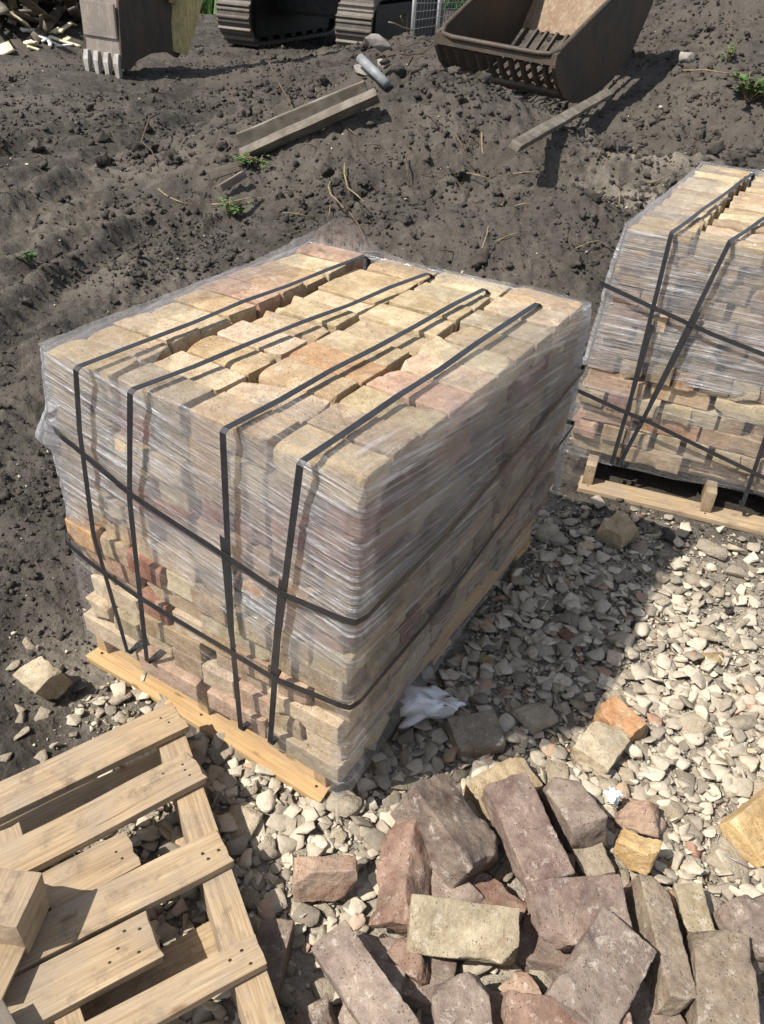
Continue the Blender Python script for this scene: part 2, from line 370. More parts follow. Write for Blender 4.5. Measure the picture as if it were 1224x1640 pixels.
M = dict(
    brick=mat_brick('reclaimed_brick', .27, .45, .4), old=mat_brick('weathered_brick', .33, .55, .22, 34, .22),
    soil=mat_soil(), clod=mat_clod(), chunk=mat_chunk(), gravel=mat_gravel(),
    pine=mat_wood('fresh_pine', (.52, .355, .18), (.41, .265, .125), .8, .08),
    oak=mat_wood('weathered_pallet_wood', (.45, .345, .22), (.31, .225, .14), 1.2, .24),
    greywood=mat_wood('old_timber', (.165, .145, .118), (.105, .09, .072), 1.4, .4),
    plankdark=mat_wood('demolition_timber', (.15, .115, .085), (.09, .07, .055), 1.0, .3),
    strap=mat_plain('black_strapping', (.022, .022, .025), .38, .2, 30, 0, .5, .1),
    film=mat_film(), nail=mat_plain('rusty_nail', (.06, .04, .028), .7, .4, 60),
    bucket=mat_steel('worn_bucket_steel', (.20, .18, .16), (.30, .25, .21), .55), darksteel=mat_steel('dark_rusty_steel', (.060, .050, .042), (.092, .066, .047), .6),
    tooth=mat_steel('polished_tooth_steel', (.42, .40, .37), (.30, .27, .24), .4),
    yellow=mat_steel('yellow_machine_paint', (.46, .38, .165), (.27, .22, .13), .55), track=mat_steel('track_steel', (.105, .094, .083), (.09, .072, .056), .6),
    black=mat_plain('black_machinery', (.018, .018, .018), .6, .3),
    concrete=mat_plain('broken_concrete', (.25, .232, .21), .95, .25, 6, 0, .2, .8), pipe=mat_plain('grey_pipe', (.22, .23, .24), .5, .2),
    paper=mat_plain('white_paper', (.74, .74, .75), .8, .06, 12), leafm=mat_plain('weed_leaf', (.075, .15, .035), .6, .4, 20),
    dry=mat_plain('dry_stalk', (.24, .18, .105), .8, .3, 25), twig=mat_plain('brown_twig', (.10, .07, .05), .9, .3, 30),
    white=mat_plain('white_post_paint', (.74, .73, .70), .6, .1), wire=mat_plain('galvanised_wire', (.32, .33, .34), .45, .15, 20, .6),
    board=mat_plain('pale_board', (.72, .64, .44), .8, .15, 6), pink=mat_plain('faded_red_board', (.42, .22, .16), .8, .3, 6), charcoal=mat_plain('grey_slate', (.085, .078, .07), .9, .3, 12, 0, .2, .8),
)

# ------------------------------------------------------------------ the ground
def _pl(pts): return np.array([un(px, py, 0)[:2] for px, py in pts])
RUTS = [_pl([(-60, 545), (60, 455), (150, 390), (260, 325), (400, 268), (520, 212), (640, 165)]), _pl([(-60, 470), (60, 400), (170, 338), (300, 280), (430, 232), (540, 190)]),
        _pl([(-40, 400), (120, 330), (250, 270), (380, 225), (520, 172)]), _pl([(-60, 650), (40, 540), (130, 450), (230, 385), (330, 340)]), _pl([(-60, 330), (100, 285), (240, 235), (420, 178)]),
        _pl([(-60, 262), (60, 232), (200, 205), (300, 150)])]
def dist_pl(x, y, pl):
    d = np.full(np.shape(x), 1e9); s = np.zeros(np.shape(x)); acc = 0
    for a, b in zip(pl[:-1], pl[1:]):
        ab = b-a; L = np.linalg.norm(ab); t = np.clip(((x-a[0])*ab[0]+(y-a[1])*ab[1])/L**2, 0, 1)
        dd = np.hypot(x-a[0]-t*ab[0], y-a[1]-t*ab[1]); m = dd < d; d = np.where(m, dd, d); s = np.where(m, acc+t*L, s); acc += L
    return d, s
def g2(x, y, cx, cy, sx, sy, a=0):
    c, s = math.cos(a), math.sin(a); u = (x-cx)*c+(y-cy)*s; v = -(x-cx)*s+(y-cy)*c
    return np.exp(-.5*((u/sx)**2+(v/sy)**2))
def rubble_mask(x, y):
    p = np.stack([x, y], -1); n = .22*fbm(p*2.2, 3, 41)
    right = sstep(-.35, -.05, x+n*.6)*sstep(1.75, 1.15, y+n*1.2)*sstep(-2.2, -1.2, y)*sstep(2.6, 1.9, x)
    front = sstep(-.62, -.38, x+n*.5)*sstep(.25, .1, y)
    patch = .55*g2(x, y, -.78, -.02, .16, .10)
    return np.clip(np.maximum(np.maximum(right, front), patch), 0, 1)
def calm(x, y):
    return np.maximum(g2(x, y, -.42, .5, .55, .75), g2(x, y, .3, 2.3, .7, .7))
def broad(x, y):
    h = .78*g2(x, y, -2.75, 5.0, .95, .8, .3) + -.20*g2(x, y, -2.2, 6.3, .7, .6) + 1.9*g2(x, y, -.9, 11.5, 2.2, 2.6) + .24*g2(x, y, -4.45, 5.9, .42, 1.3, .2)
    h = h + .16*g2(x, y, -1.75, 3.6, .6, .4) + .25*g2(x, y, -.2, 5.2, .9, .9) + .08*g2(x, y, .10, 1.22, .22, .22) - .15*g2(x, y, -2.0, 4.0, .28, .3) - .14*g2(x, y, -1.35, 4.6, .3, .22) - .13*g2(x, y, -2.7, 4.2, .25, .25) + .12*g2(x, y, -1.1, 4.1, .35, .3) + .8*g2(x, y, -13.2, 9.6, 1.3, 1.3) + .35*g2(x, y, -6.2, 10.3, 1.0, 1.2)
    return h
def ground(x, y):
    x = np.asarray(x, float); y = np.asarray(y, float); p = np.stack([x, y], -1)
    rb = rubble_mask(x, y); cm = np.clip(calm(x, y)*1.2, 0, 1)
    r = np.hypot(x-CAM[0], y-CAM[1])
    amp = (1-.75*rb)*(1-.85*cm)
    mound = np.clip(broad(x, y)*2.2, 0, 1)
    w = p+.12*np.stack([vn(p*2.1, 3), vn(p*2.1, 4)], -1)
    rid = 1-np.abs(fbm(w*1.9, 4, 21))*2
    n = .070*fbm(p*.8, 3, 1) + (.026+.085*mound)*fbm(w*2.2, 4, 7, .6) + .020*(rid-.4)*(.5+mound) + (.034+.022*mound)*np.abs(fbm(w*7, 5, 13, .66)) + .022*np.maximum(0, fbm(w*5.5+9, 4, 15, .6)-.08) + .022*np.maximum(-.3, fbm(p*22, 3, 17, .7))
    h = broad(x, y) + n*amp
    flat = np.clip(1-mound, 0, 1)*(1-cm)*(1-rb)
    for k, pl in enumerate(RUTS):
        d, s = dist_pl(x, y, pl); d = d + .05*vn(p*3.0, 60+k)
        wid = .16 if k % 2 else .20
        h = h + flat*(-.040*np.exp(-(d/wid)**4) + .042*np.exp(-((d-wid*1.5)/.09)**2)*(1+.8*fbm(p*6, 3, 70+k)) + .007*np.exp(-(d/wid)**4)*np.sin(s*2*np.pi/.15))
    return h
def gz(x, y): return float(ground(np.array([x]), np.array([y]))[0])

def build_ground():
    R = np.concatenate([np.geomspace(.3, 9.0, 780), np.geomspace(9.05, 260, 150)])
    hd = math.degrees(YAW)
    A = np.radians(np.concatenate([np.arange(hd-46, hd+46, .155), np.arange(hd+46, hd+314, 3.0)]))
    rr, aa = np.meshgrid(R, A, indexing='ij')
    x = CAM[0]+rr*np.sin(aa); y = CAM[1]+rr*np.cos(aa); z = ground(x, y)
    z = np.where(rr > 30, z*np.exp(-(rr-30)/30), z)
    V = np.stack([x, y, z], -1).reshape(-1, 3); V = np.concatenate([V, [[CAM[0], CAM[1], 0]]])
    nr, na = rr.shape; i, j = np.meshgrid(np.arange(nr-1), np.arange(na), indexing='ij'); jn = (j+1) % na
    q = np.stack([i*na+j, i*na+jn, (i+1)*na+jn, (i+1)*na+j], -1).reshape(-1, 4)[:, ::-1]
    me = mesh_np('ground', V, q)
    dust = (rubble_mask(x, y)*.9 + .5*g2(x, y, -1.0, 4.6, .25, .2) + .55*g2(x, y, -1.25, 5.6, .35, .4)+.3*g2(x, y, -1.9, 2.6, .22, .3)+.12*sstep(-1.2, .6, x)*sstep(3.2, 5, y)+.10*sstep(.05, .4, fbm(np.stack([x, y], -1)*.9, 3, 33))*sstep(-1.5, -3.2, x)*sstep(6, 4, y)+.05*sstep(.0, .4, fbm(np.stack([x*1.2, y*1.2], -1), 4, 37))).clip(0, 1).ravel()
    a = me.attributes.new('dust', 'FLOAT', 'POINT'); a.data.foreach_set('value', np.append(dust, 0).astype(np.float32))
    tag(link('ground', me, M['soil']), kind='structure')
build_ground()

# ------------------------------------------------------------------ strapped, wrapped brick stacks
TINTS = {  # linear base colours of the bricks, with the word a label uses
    'buff': (.49, .39, .25), 'pale cream': (.57, .485, .35), 'sandy': (.48, .36, .22), 'tan': (.40, .305, .21),
    'pinkish': (.48, .335, .25), 'red': (.27, .105, .075), 'grey buff': (.37, .315, .235), 'orange': (.46, .29, .165), 'mauve': (.30, .20, .185)}
BRICKS = []
for _k in range(14):
    v, f = worn_box(.203, .0945, .0585, .0066, 100+_k, rad=.0021, rough=.0015, chips=rng.choice([3, 4, 6, 8]), chip=.014 if _k % 4 else .026, warp=.0012)
    BRICKS.append(mesh_np('worn_brick', v, f, sharp=34)); BRICKS[-1].materials.append(M['brick'])
LOW = [worn_box(.203, .0945, .0585, .016, 300+_k, chips=2) for _k in range(5)]
ORD = ['zeroth', 'first', 'second', 'third', 'fourth', 'fifth', 'sixth', 'seventh', 'eighth', 'ninth', 'tenth', 'eleventh', 'twelfth', 'thirteenth', 'fourteenth', 'fifteenth', 'sixteenth']
EDGE = lambda i, n: ORD[i+1]

class Stack:
    NC = 13
    def __init__(s, top, bot, seed):
        s.T = [np.asarray(p, float) for p in top]; s.B = [np.asarray(p, float) for p in bot]; s.r = random.Random(seed); s.seed = seed   # order L, N, R, Bk
    def at(s, a, t, k):
        def q(c): return (1-t)*((1-a)*c[0]+a*c[1]) + t*((1-a)*c[3]+a*c[2])
        return (1-k)*q(s.B)+k*q(s.T)
    def axes(s, a, t, k):
        e = 1e-3; da = (s.at(a+e, t, k)-s.at(a-e, t, k))/(2*e); dt = (s.at(a, t+e, k)-s.at(a, t-e, k))/(2*e); dk = (s.at(a, t, k+e)-s.at(a, t, k-e))/(2*e)
        return da, dt, dk
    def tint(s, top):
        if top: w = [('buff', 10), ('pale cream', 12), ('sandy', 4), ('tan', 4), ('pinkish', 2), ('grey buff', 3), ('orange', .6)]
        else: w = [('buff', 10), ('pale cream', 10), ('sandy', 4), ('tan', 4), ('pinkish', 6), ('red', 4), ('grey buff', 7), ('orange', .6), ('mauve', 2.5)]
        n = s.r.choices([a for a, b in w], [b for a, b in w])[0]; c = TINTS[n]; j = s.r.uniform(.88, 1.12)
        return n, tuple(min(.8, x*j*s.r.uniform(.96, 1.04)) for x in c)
    def seen(s, P, top, front, side):
        "does the photograph show this brick"
        if not (top or front or (side and s.seed == 5)): return False
        d = np.asarray(P)-CAM; z = d@cF; px, py = W0/2+FPX*(d@cR)/z, H0/2-FPX*(d@cU)/z
        return -60 < px < W0+35 and -60 < py < H0+60
    def build(s, phrase, group):
        core_m, core_l, core_k = [], [], []
        for c in range(s.NC):
            k = (c+.5)/s.NC; da, dt, dk = s.axes(.5, .5, k); A, T = np.linalg.norm(da), np.linalg.norm(dt)
            stretch = (s.NC-1-c) % 2 == 0                       # long side along the front
            na = round(A/.2045) if stretch else round(A/.1005); nt = round(T/.0955) if stretch else round(T/.209)
            cu, ct_ = (s.r.gauss(0, .005), s.r.gauss(0, .006)) if c < 8 else (0, 0)
            for i in range(na):
                shift = [s.r.gauss(0, .004) for _ in range(3)]
                for j in range(nt):
                    top = c == s.NC-1; front = j == 0; side = i == na-1
                    a, t = (i+.5)/na, (j+.5)/nt
                    if not (top or front or side or c == s.NC-2 or i == 0 or j == nt-1 or j == 1 or i == na-2): continue
                    ex, ey, ez = s.axes(a, t, k); ua, ut = unit(ex), unit(ey); up = unit(np.cross(ua, ut))
                    P = s.at(a, t, k)
                    pa, pt = np.linalg.norm(ex)/na, np.linalg.norm(ey)/nt; ph = np.linalg.norm(ez)/s.NC
                    jit = .004
                    P = P+ua*(s.r.gauss(0, jit)+(shift[0] if not stretch else 0)) + ut*s.r.gauss(0, .0025) + up*(s.r.gauss(0, .0018) if not top else s.r.gauss(.001, .004))
                    P = P+ua*cu+ut*ct_
                    if front: P = P+ut*(s.r.choice([0, -.002, .004, .010, .020, -.006, -.009]) if not top else 0)
                    if side: P = P-ua*(s.r.choice([0, -.002, .004, .010, .020, -.006, -.009]) if not top else 0)
                    yaw = s.r.gauss(0, .018 if not top else .026); x = ua if stretch else ut; y = ut if stretch else -ua
                    x, y = x*math.cos(yaw)+y*math.sin(yaw), y*math.cos(yaw)-x*math.sin(yaw)
                    lx = (pa if stretch else pt)/.203*s.r.uniform(.93, .985); ly = (pt if stretch else pa)/.0945*s.r.uniform(.94, 1.0)
                    if not top and (front or side):
                        if not stretch: ly *= s.r.choice([1, .97, .94, .9, .84, .78])
                        else: lx *= s.r.choice([1, .97, .93, .88])
                    if top:
                        lx *= s.r.choice([1, .99, .97, .95, .93])
                        if i == 0: P = P-ua*.009*t; lx *= .97-.04*t
                        if i == 1: P = P+ua*.006*t; lx *= .98-.03*t
                    lz = ph/.0585*s.r.uniform(.965, .995); flip = s.r.choice([1, -1])
                    vis = s.seen(P, top, front, side)
                    if vis:
                        o = link('brick', s.r.choice(BRICKS)); o.matrix_world = frame(P, x*lx*flip, y*ly*flip, up*lz)
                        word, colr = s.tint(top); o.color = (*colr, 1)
                        big = 'whole' if stretch else 'end-on'
                        if top: lab = f"{word} brick in the top layer of {phrase}, row {ORD[j+1]} from front, {ORD[i+1]} across"
                        elif front: lab = f"{word} brick, front face of {phrase}, course {ORD[c+1]} up, {ORD[i+1]} along"
                        else: lab = f"{word} brick, long side of {phrase}, course {ORD[c+1]} up, {ORD[j+1]} back"
                        tag(o, lab, 'brick', group)
                    else:
                        core_m.append(np.stack([x*lx, y*ly, up*lz], 1)); core_l.append(P); core_k.append(s.r.randrange(5))
        V, Fq = merge(LOW, np.array(core_k), np.array(core_m), np.array(core_l))
        o = link('inner_bricks', mesh_np('inner_bricks', V, Fq), M['brick']); o.color = (.40, .29, .18, 1)
        tag(o, f'bricks packed out of sight inside {phrase}', 'bricks', kind='stuff')
    def film(s, label, seed, dens, tilt, flap=(.13, .10, .07, .06), fins=()):
        A = np.linalg.norm(s.T[1]-s.T[0]); T = np.linalg.norm(s.T[2]-s.T[1]); e = .013; rad = .022
        segs = []                                               # rounded rectangle in metres (u along a, w along t)
        du = .0075
        def line(p, q):
            n = max(2, int(np.linalg.norm(np.subtract(q, p))/du)); return [np.add(p, np.multiply(np.subtract(q, p), i/n)) for i in range(n)]
        def arc(c, a0):
            return [np.array([c[0]+rad*math.cos(a0+i/5*math.pi/2), c[1]+rad*math.sin(a0+i/5*math.pi/2)]) for i in range(5)]
        x0, x1, y0, y1 = -e, A+e, -e, T+e
        P = line((x0+rad, y0), (x1-rad, y0))+arc((x1-rad, y0+rad), -math.pi/2)+line((x1, y0+rad), (x1, y1-rad))+arc((x1-rad, y1-rad), 0)+line((x1-rad, y1), (x0+rad, y1))+arc((x0+rad, y1-rad), math.pi/2)+line((x0, y1-rad), (x0, y0+rad))+arc((x0+rad, y0+rad), math.pi)
        P = np.array(P); n = len(P); nx = np.roll(P, -1, 0)-np.roll(P, 1, 0); nrm = unit_rows(np.stack([nx[:, 1], -nx[:, 0]], 1))
        per = np.concatenate([[0], np.cumsum(np.linalg.norm(np.diff(P, axis=0), axis=1))])
        nk = 120; Ks = np.linspace(-.015, 1.006, nk); rows, uvs, lay = [], [], []
        ring = 2*np.pi*per/per[-1]; cyc = np.stack([np.cos(ring), np.sin(ring)], 1)*per[-1]/(2*np.pi)     # seamless coordinates
        wf = np.full(n, flap[0]); on_r = np.abs(P[:, 0]-x1) < .02; on_b = np.abs(P[:, 1]-y1) < .02; on_l = np.abs(P[:, 0]-x0) < .02
        wf[on_r] = flap[1]; wf[on_b] = flap[2]; wf[on_l] = flap[3]
        ker = np.ones(41)/41; wf = np.convolve(np.concatenate([wf[-20:], wf, wf[:20]]), ker, 'valid')
        wf = wf*(1+.75*fbm(cyc*7, 3, seed))
        mid = s.at(.5, .5, .5)
        def place(u, w, k):
            return s.at(u/A, w/T, k)
        for k in Ks:
            zz = k*.8
            q3 = np.concatenate([cyc*2.2, np.full((n, 1), zz*55)], 1)+np.stack([0*per, 0*per, (per*tilt)*55], 1)
            q4 = np.concatenate([cyc*3.5, np.full((n, 1), zz*9)], 1); q5 = np.concatenate([cyc*6, np.full((n, 1), zz*150)], 1)+np.stack([0*per, 0*per, (per*tilt)*150], 1)
            off = .004*np.maximum(0, vn(q3, seed+1)) + .0038*fbm(q4, 3, seed+2) + .0016*vn(q5, seed+3)
            if k > .93: off = off-(k-.93)/.076*.007
            for (fu, fw, fz, rad_f, amp) in fins: off = off+amp*np.exp(-((P[:, 0]-fu)**2+(P[:, 1]-fw)**2)/rad_f**2-((zz-fz-.02*vn(cyc*25, seed+8))/(.6*rad_f))**2)*(1+.6*vn(np.concatenate([cyc*30, np.full((n, 1), zz*60)], 1), seed+9))
            X = P+nrm*off[:, None]
            low = .01*vn(cyc*6, seed+4) if k == Ks[0] else 0
            rows.append(np.stack([s.at(X[i, 0]/A, X[i, 1]/T, k) for i in range(n)])+np.array([0, 0, 1])*np.reshape(low, (-1, 1) if np.ndim(low) else ()))
            uvs.append(np.stack([per, zz+per*tilt], 1)); lay.append(dens(P[:, 0]/A, P[:, 1]/T, np.full(n, k)))
        nf = 16
        for j in range(1, nf+1):
            d = wf.clip(.02, None)*j/nf; u = np.clip(P[:, 0], d-e, A-d+e); w = np.clip(P[:, 1], d-e, T-d+e)
            X = np.stack([u, w], 1); fade = j/nf
            lift = .007+.005*np.abs(fbm(X*18, 3, seed+5))+.0045*fade*np.abs(vn(X*40, seed+6))+.010*np.maximum(0, fbm(X*6, 2, seed+7))
            tent = .085*np.exp(-(((u/A)-.13)**2/.012+((w/T)-1.0)**2/.018))*(1-fade)**.5 if seed == 3 else 0
            lift = lift+tent+(.003 if j == 1 else .0)
            rows.append(np.stack([s.at(u[i]/A, w[i]/T, 1.0) for i in range(n)])+lift[:, None]*np.array([0, 0, 1.0]))
            uvs.append(np.stack([per+.4*d, .8+d+per*tilt], 1)); lay.append(dens(u/A, w/T, np.full(n, 1.0))*(1-.35*fade)*(1-.7*np.minimum(1, tent*20)))
        V = np.concatenate(rows); uv = np.concatenate(uvs); L = np.concatenate(lay); nrow = nk+nf
        i, j = np.meshgrid(np.arange(nrow-1), np.arange(n), indexing='ij'); jn = (j+1) % n
        q = np.stack([i*n+j, i*n+jn, (i+1)*n+jn, (i+1)*n+j], -1).reshape(-1, 4)
        me = mesh_np('stretch_wrap', V, q)
        ul = me.uv_layers.new(name='film'); li = np.empty(len(me.loops), np.int32); me.loops.foreach_get('vertex_index', li)
        ul.data.foreach_set('uv', uv[li].astype(np.float32).ravel())
        a = me.attributes.new('layers', 'FLOAT', 'POINT'); a.data.foreach_set('value', L.astype(np.float32))
        return tag(link('stretch_wrap', me, M['film']), label, 'plastic wrap')

def ribbon(path, nrm, w, th=.0012):
    "a strap along path with outward normals nrm"
    path = np.array(path, float); nrm = unit_rows(np.array(nrm, float)); V, Fq = [], []; n = len(path)
    for i in range(n):
        t = unit(path[min(i+1, n-1)]-path[max(i-1, 0)]); b = unit(np.cross(t, nrm[i])); m = np.cross(b, t)
        tw = math.sin(i*.7)*.04; b = b*math.cos(tw)+m*math.sin(tw)
        for sx, sz in ((-1, 0), (1, 0), (1, 1), (-1, 1)): V.append(path[i]+b*sx*w/2+m*sz*th)
    for i in range(n-1):
        for k in range(4): Fq.append((i*4+k, i*4+(k+1) % 4, (i+1)*4+(k+1) % 4, (i+1)*4+k))
    Fq += [(3, 2, 1, 0), (4*n-4, 4*n-3, 4*n-2, 4*n-1)]
    return V, Fq
def smooth_path(pts, step=.03):
    out, nn = [], []
    for (p, a), (q, b) in zip(pts[:-1], pts[1:]):
        p, q = np.asarray(p, float), np.asarray(q, float); k = max(1, int(np.linalg.norm(q-p)/step))
        for i in range(k): out.append(p+(q-p)*i/k); nn.append(np.asarray(a, float) if i == 0 else (np.asarray(a, float)+np.asarray(b, float)))
    out.append(np.asarray(pts[-1][0], float)); nn.append(np.asarray(pts[-1][1], float)); return out, nn

def board(name, parent, c, x, y, z, L, Wd, Th, mat, seed=0, nails=()):
    "a plank of size L x Wd x Th centred at c with the axes x, y, z; nails at (u, v) on its top"
    v, f = grid_box(L, Wd, Th, max(6, int(L/.02)), max(3, int(Wd/.016)), 2, rad=.0016); h = np.array([L, Wd, Th])/2
    r = .0014; q = np.sign(v)*np.minimum(np.abs(v), h-r); d = v-q; ln = np.linalg.norm(d, axis=1, keepdims=True); v = np.where(ln > 1e-9, q+d/np.maximum(ln, 1e-9)*r*.8, v)
    v[:, 1] += .0022*vn(np.stack([v[:, 0]*6, np.sign(v[:, 1])*3+seed, v[:, 0]*0], 1), seed); v[:, 2] += .0018*vn(np.stack([v[:, 0]*5, v[:, 1]*9, v[:, 0]*0+seed], 1), seed+2)
    endm = np.abs(v[:, 0]) > L/2-.004; v[endm, 0] += .0045*vn(v[endm]*np.array([0, 90, 90])+seed, seed+3)*np.sign(v[endm, 0])
    me = mesh_np(name, v, f, smooth=False); o = link(name, me, mat, parent); o.matrix_local = frame(c, x, y, z)
    for (u, w) in nails:
        nv = [(0, 0, 0)]+[(.0036*math.cos(t*math.pi/4), .0036*math.sin(t*math.pi/4), 0) for t in range(8)]; nv = [(a+u, b*.8+w, Th/2+.0016) for a, b, _ in nv]
        nv += [(a, b, Th/2-.003) for a, b, _ in nv[1:]]
        nf = [(0, 1+t, 1+(t+1) % 8) for t in range(8)]+[(1+t, 9+t, 9+(t+1) % 8, 1+(t+1) % 8) for t in range(8)]
        link('nail', mesh_np('nail', np.array(nv), nf), M['nail'], o)
    return o

# --- the main stack
main = Stack([(-.800, .006, .930), (0, 0, .930), (-.005, 1.015, .930), (-.812, .930, .930)],
             [(-.824, .004, .128), (-.004, -.010, .128), (-.060, 1.250, .215), (-.880, 1.130, .190)], 5)
GM = 'bricks stacked on the main strapped pallet'
main.build('main pallet', GM)
def dens_main(a, t, k):
    front = (t < .03)*1.0; right = (a > .97)*1.0
    upper = sstep(.43, .60, k+.06*a*front+.1*vn(np.stack([a*5, t*5, k*3], -1), 77)) 
    low = .36+.14*vn(np.stack([a*4, t*4, k*9], -1), 78)
    d = low+(2.1-low)*upper
    d = np.where(right > 0, .95+.75*upper, d)
    return np.where(k >= 1, .72, d)
main.film('clear plastic wrap clinging round the main brick pallet, loose film at its corners', 3, dens_main, .16, flap=(.17, .14, .07, .09), fins=[(-.01, .07, .60, .075, .075), (-.01, .06, .50, .05, .035), (0, .93, .72, .08, .02)])

WR = .0145
def vstrap(stack, p_top, p_bot, p_back, p_mid, label, group, seed):
    "over the stack from the bottom of its front to its back; the points are on the photograph"
    n0 = np.cross(stack.T[1]-stack.T[0], stack.T[0]-stack.B[0]); n0 = unit(n0); n0 = n0 if n0[1] < 0 else -n0
    o = n0*.034
    a = unplane(*p_top, stack.T[0]+o, n0); b = unplane(*p_bot, stack.T[0]+o, n0)
    top_z = stack.T[0][2]+.015; a[2] = top_z
    m = [unplane(*q, stack.T[0]+o, n0) for q in p_mid]
    c = un(*p_back, top_z+.004); up = np.array([0, 0, 1.0])
    pts = [(b-n0*.05, n0-np.array([0, 0, .9])), (b-n0*.004-np.array([0, 0, .004]), n0-np.array([0, 0, .6])), (b, n0)]+[(q, n0) for q in m]+[(a-np.array([0, 0, .004]), n0+.4*up), (a+np.array([0, .006, .001])-n0*.002, up+.4*n0)]
    hump = c*.5+a*.5; hump[2] = top_z+.012
    d = c-a
    for k in range(1, 6): pts.append((a+d*k/6+up*(.001+.0025*math.sin(k*2.3+seed)), up))
    back = stack.T[3]-stack.T[0]; e = unit(d)
    pts += [(c, up+.3*e), (c+e*.022-up*.015, e+.3*up), (c+e*.03+np.array([0, 0, -.45]), e), (c+e*.05+np.array([0, 0, -.80]), e)]
    p, n = smooth_path(pts); o = link('strap', mesh_np('strap', *ribbon(p, n, WR), smooth=False), M['strap'])
    return tag(o, label, 'strap', group)
GS = 'black straps round the main brick pallet'
vstrap(main, (120, 582), (205, 1045), (583, 410), [(150, 855), (128, 690)], 'black upright strap nearest the loose plastic corner of the main pallet', GS, 1)
vstrap(main, (209, 631), (236, 1060), (686, 438), [(208, 800)], 'black upright strap, second from the loose plastic corner of main pallet', GS, 2)
vstrap(main, (357, 690), (386, 1168), (776, 463), [(357, 860), (372, 1030)], 'black upright strap, third from the loose plastic corner of main pallet', GS, 3)
vstrap(main, (481, 746), (433, 1190), (861, 486), [(452, 930), (438, 1080)], 'black upright strap nearest the sharp front corner of the main pallet', GS, 4)
def hstrap(stack, front_px, side_px, label, group, left_drop=0.0):
    n0 = unit(np.cross(stack.T[1]-stack.T[0], stack.T[0]-stack.B[0])); n0 = n0 if n0[1] < 0 else -n0
    n1 = unit(np.cross(stack.T[2]-stack.T[1], stack.T[1]-stack.B[1])); n1 = n1 if n1[0] > 0 else -n1
    f = [unplane(*q, stack.T[0]+n0*.038, n0) for q in front_px]
    pts = [(q, n0) for q in f]
    corner = pts[-1][0].copy(); 
    kz = (corner[2]-stack.B[1][2])/(stack.T[1][2]-stack.B[1][2]); cc = stack.at(1, 0, kz); corner = np.array([cc[0], cc[1], corner[2]])
    pts = pts[:-1]+[(corner+n0*.020-n1*.012, n0), (corner+n0*.013+n1*.013, n0+n1), (corner+n1*.020-n0*.012, n1)]
    if side_px:
        for (t, z) in side_px:
            kk = (z-.17)/(.93-.17); q = stack.at(1, t, kk); q[2] = z; pts.append((q+n1*.021, n1))
        lz = f[0][2]; bz = side_px[-1][1]
        kk = (bz-.17)/.76; R = stack.at(1, 1, kk); Bk = stack.at(0, 1, kk); Lf = stack.at(0, 0, (lz-.13)/.8); nb = unit(Bk-R)
        R[2] = bz; Bk[2] = (bz+lz)/2; Lf[2] = lz
        pts += [(R+n1*.017-n0*.017, n1-n0), (R-n0*.021+nb*.03, -n0), (Bk-n0*.021, -n0-n1), (Bk-n1*.021, -n1), (Lf-n1*.021, -n1), (Lf+n0*.012-n1*.012, n0-n1), (f[0], n0)]
    p, n = smooth_path(pts, .05); o = link('strap', mesh_np('strap', *ribbon(p, n, WR), smooth=False), M['strap'])
    return tag(o, label, 'strap', group)
hstrap(main, [(99, 700), (118, 714), (210, 792), (365, 893), (452, 951), (543, 1000)], [(.3, .635), (.7, .69), (.985, .735)], 'upper black strap running level round the main brick pallet', GS)
hstrap(main, [(106, 868), (150, 905), (222, 956), (377, 1048), (441, 1087), (538, 1136)], [(.3, .41), (.7, .48), (.985, .53)], 'lower black strap running level round the main brick pallet', GS)

# --- pallets under the stacks: three stringers front to back, boards across them
def pallet(label, o, u, w, A, T, mat, seed, inset=0.0, boards=7, h=.125):
    root = empty('wooden_pallet', tuple(o)); tag(root, label, 'pallet', 'wooden pallets')
    up = unit(np.cross(u, w)); r = random.Random(seed)
    for k, a in enumerate((.025, .5, .975)):
        board('stringer', root, u*(A*a)+w*(T/2+.02)+up*(h/2), w, -u, up, T-.04, .038, h-.042, mat, seed+k)
    for k, t in enumerate((.045, .5, .955)):
        board('bottom_board', root, u*(A/2)+w*(T*t+.0)+up*.0105, u, w, up, A+.012, .098, .019, mat, seed+10+k, nails=[(x*A/2*.94, .02*s2) for x in (-1, 0, 1) for s2 in (-1, 1)] if k == 0 else ())
    for k in range(boards):
        t = .045+.91*k/(boards-1)+(inset if k == 0 else 0); board('deck_board', root, u*(A/2)+w*(T*t)+up*(h-.0105), u, w, up, A+.012, .095, .019, mat, seed+20+k)
    return root
u1 = unit(np.array([.78, -.006, .004])); w1 = unit(np.array([-.045, 1.13, .075])); w1 = unit(w1-u1*np.dot(u1, w1))
pallet('fresh yellow pallet under the main strapped brick stack', (-.848, -.004, .006), u1, w1, .775, 1.13, M['pine'], 40, inset=.10)

# --- the second stack
ang2 = math.radians(13.0); U2 = np.array([math.cos(ang2), math.sin(ang2), 0]); W2 = np.array([-math.sin(ang2)*.25, 1.0, 0]); W2 = unit(W2)
L2 = np.array([-.172, 1.765, .93]); L2b = np.array([-.200, 1.690, .128])
second = Stack([L2, L2+U2*.86, L2+U2*.86+W2*1.16, L2+W2*1.16], [L2b, L2b+U2*.88, L2b+U2*.88+W2*1.25, L2b+W2*1.25], 9)
second.build('second pallet', 'bricks stacked on the second strapped pallet')
def dens2(a, t, k):
    d = np.where(k > .40+.06*vn(np.stack([a*6, t*6, k*0], -1), 5), 1.9, .7); d = np.where((k > .36) & (k < .42), .3, d)
    return np.where(k >= 1, .72, d)
second.film('clear plastic wrap drawn tight round the second brick pallet, shining in streaks', 8, dens2, .03, flap=(.10, .12, .06, .15))
G2 = 'black straps round the second brick pallet'
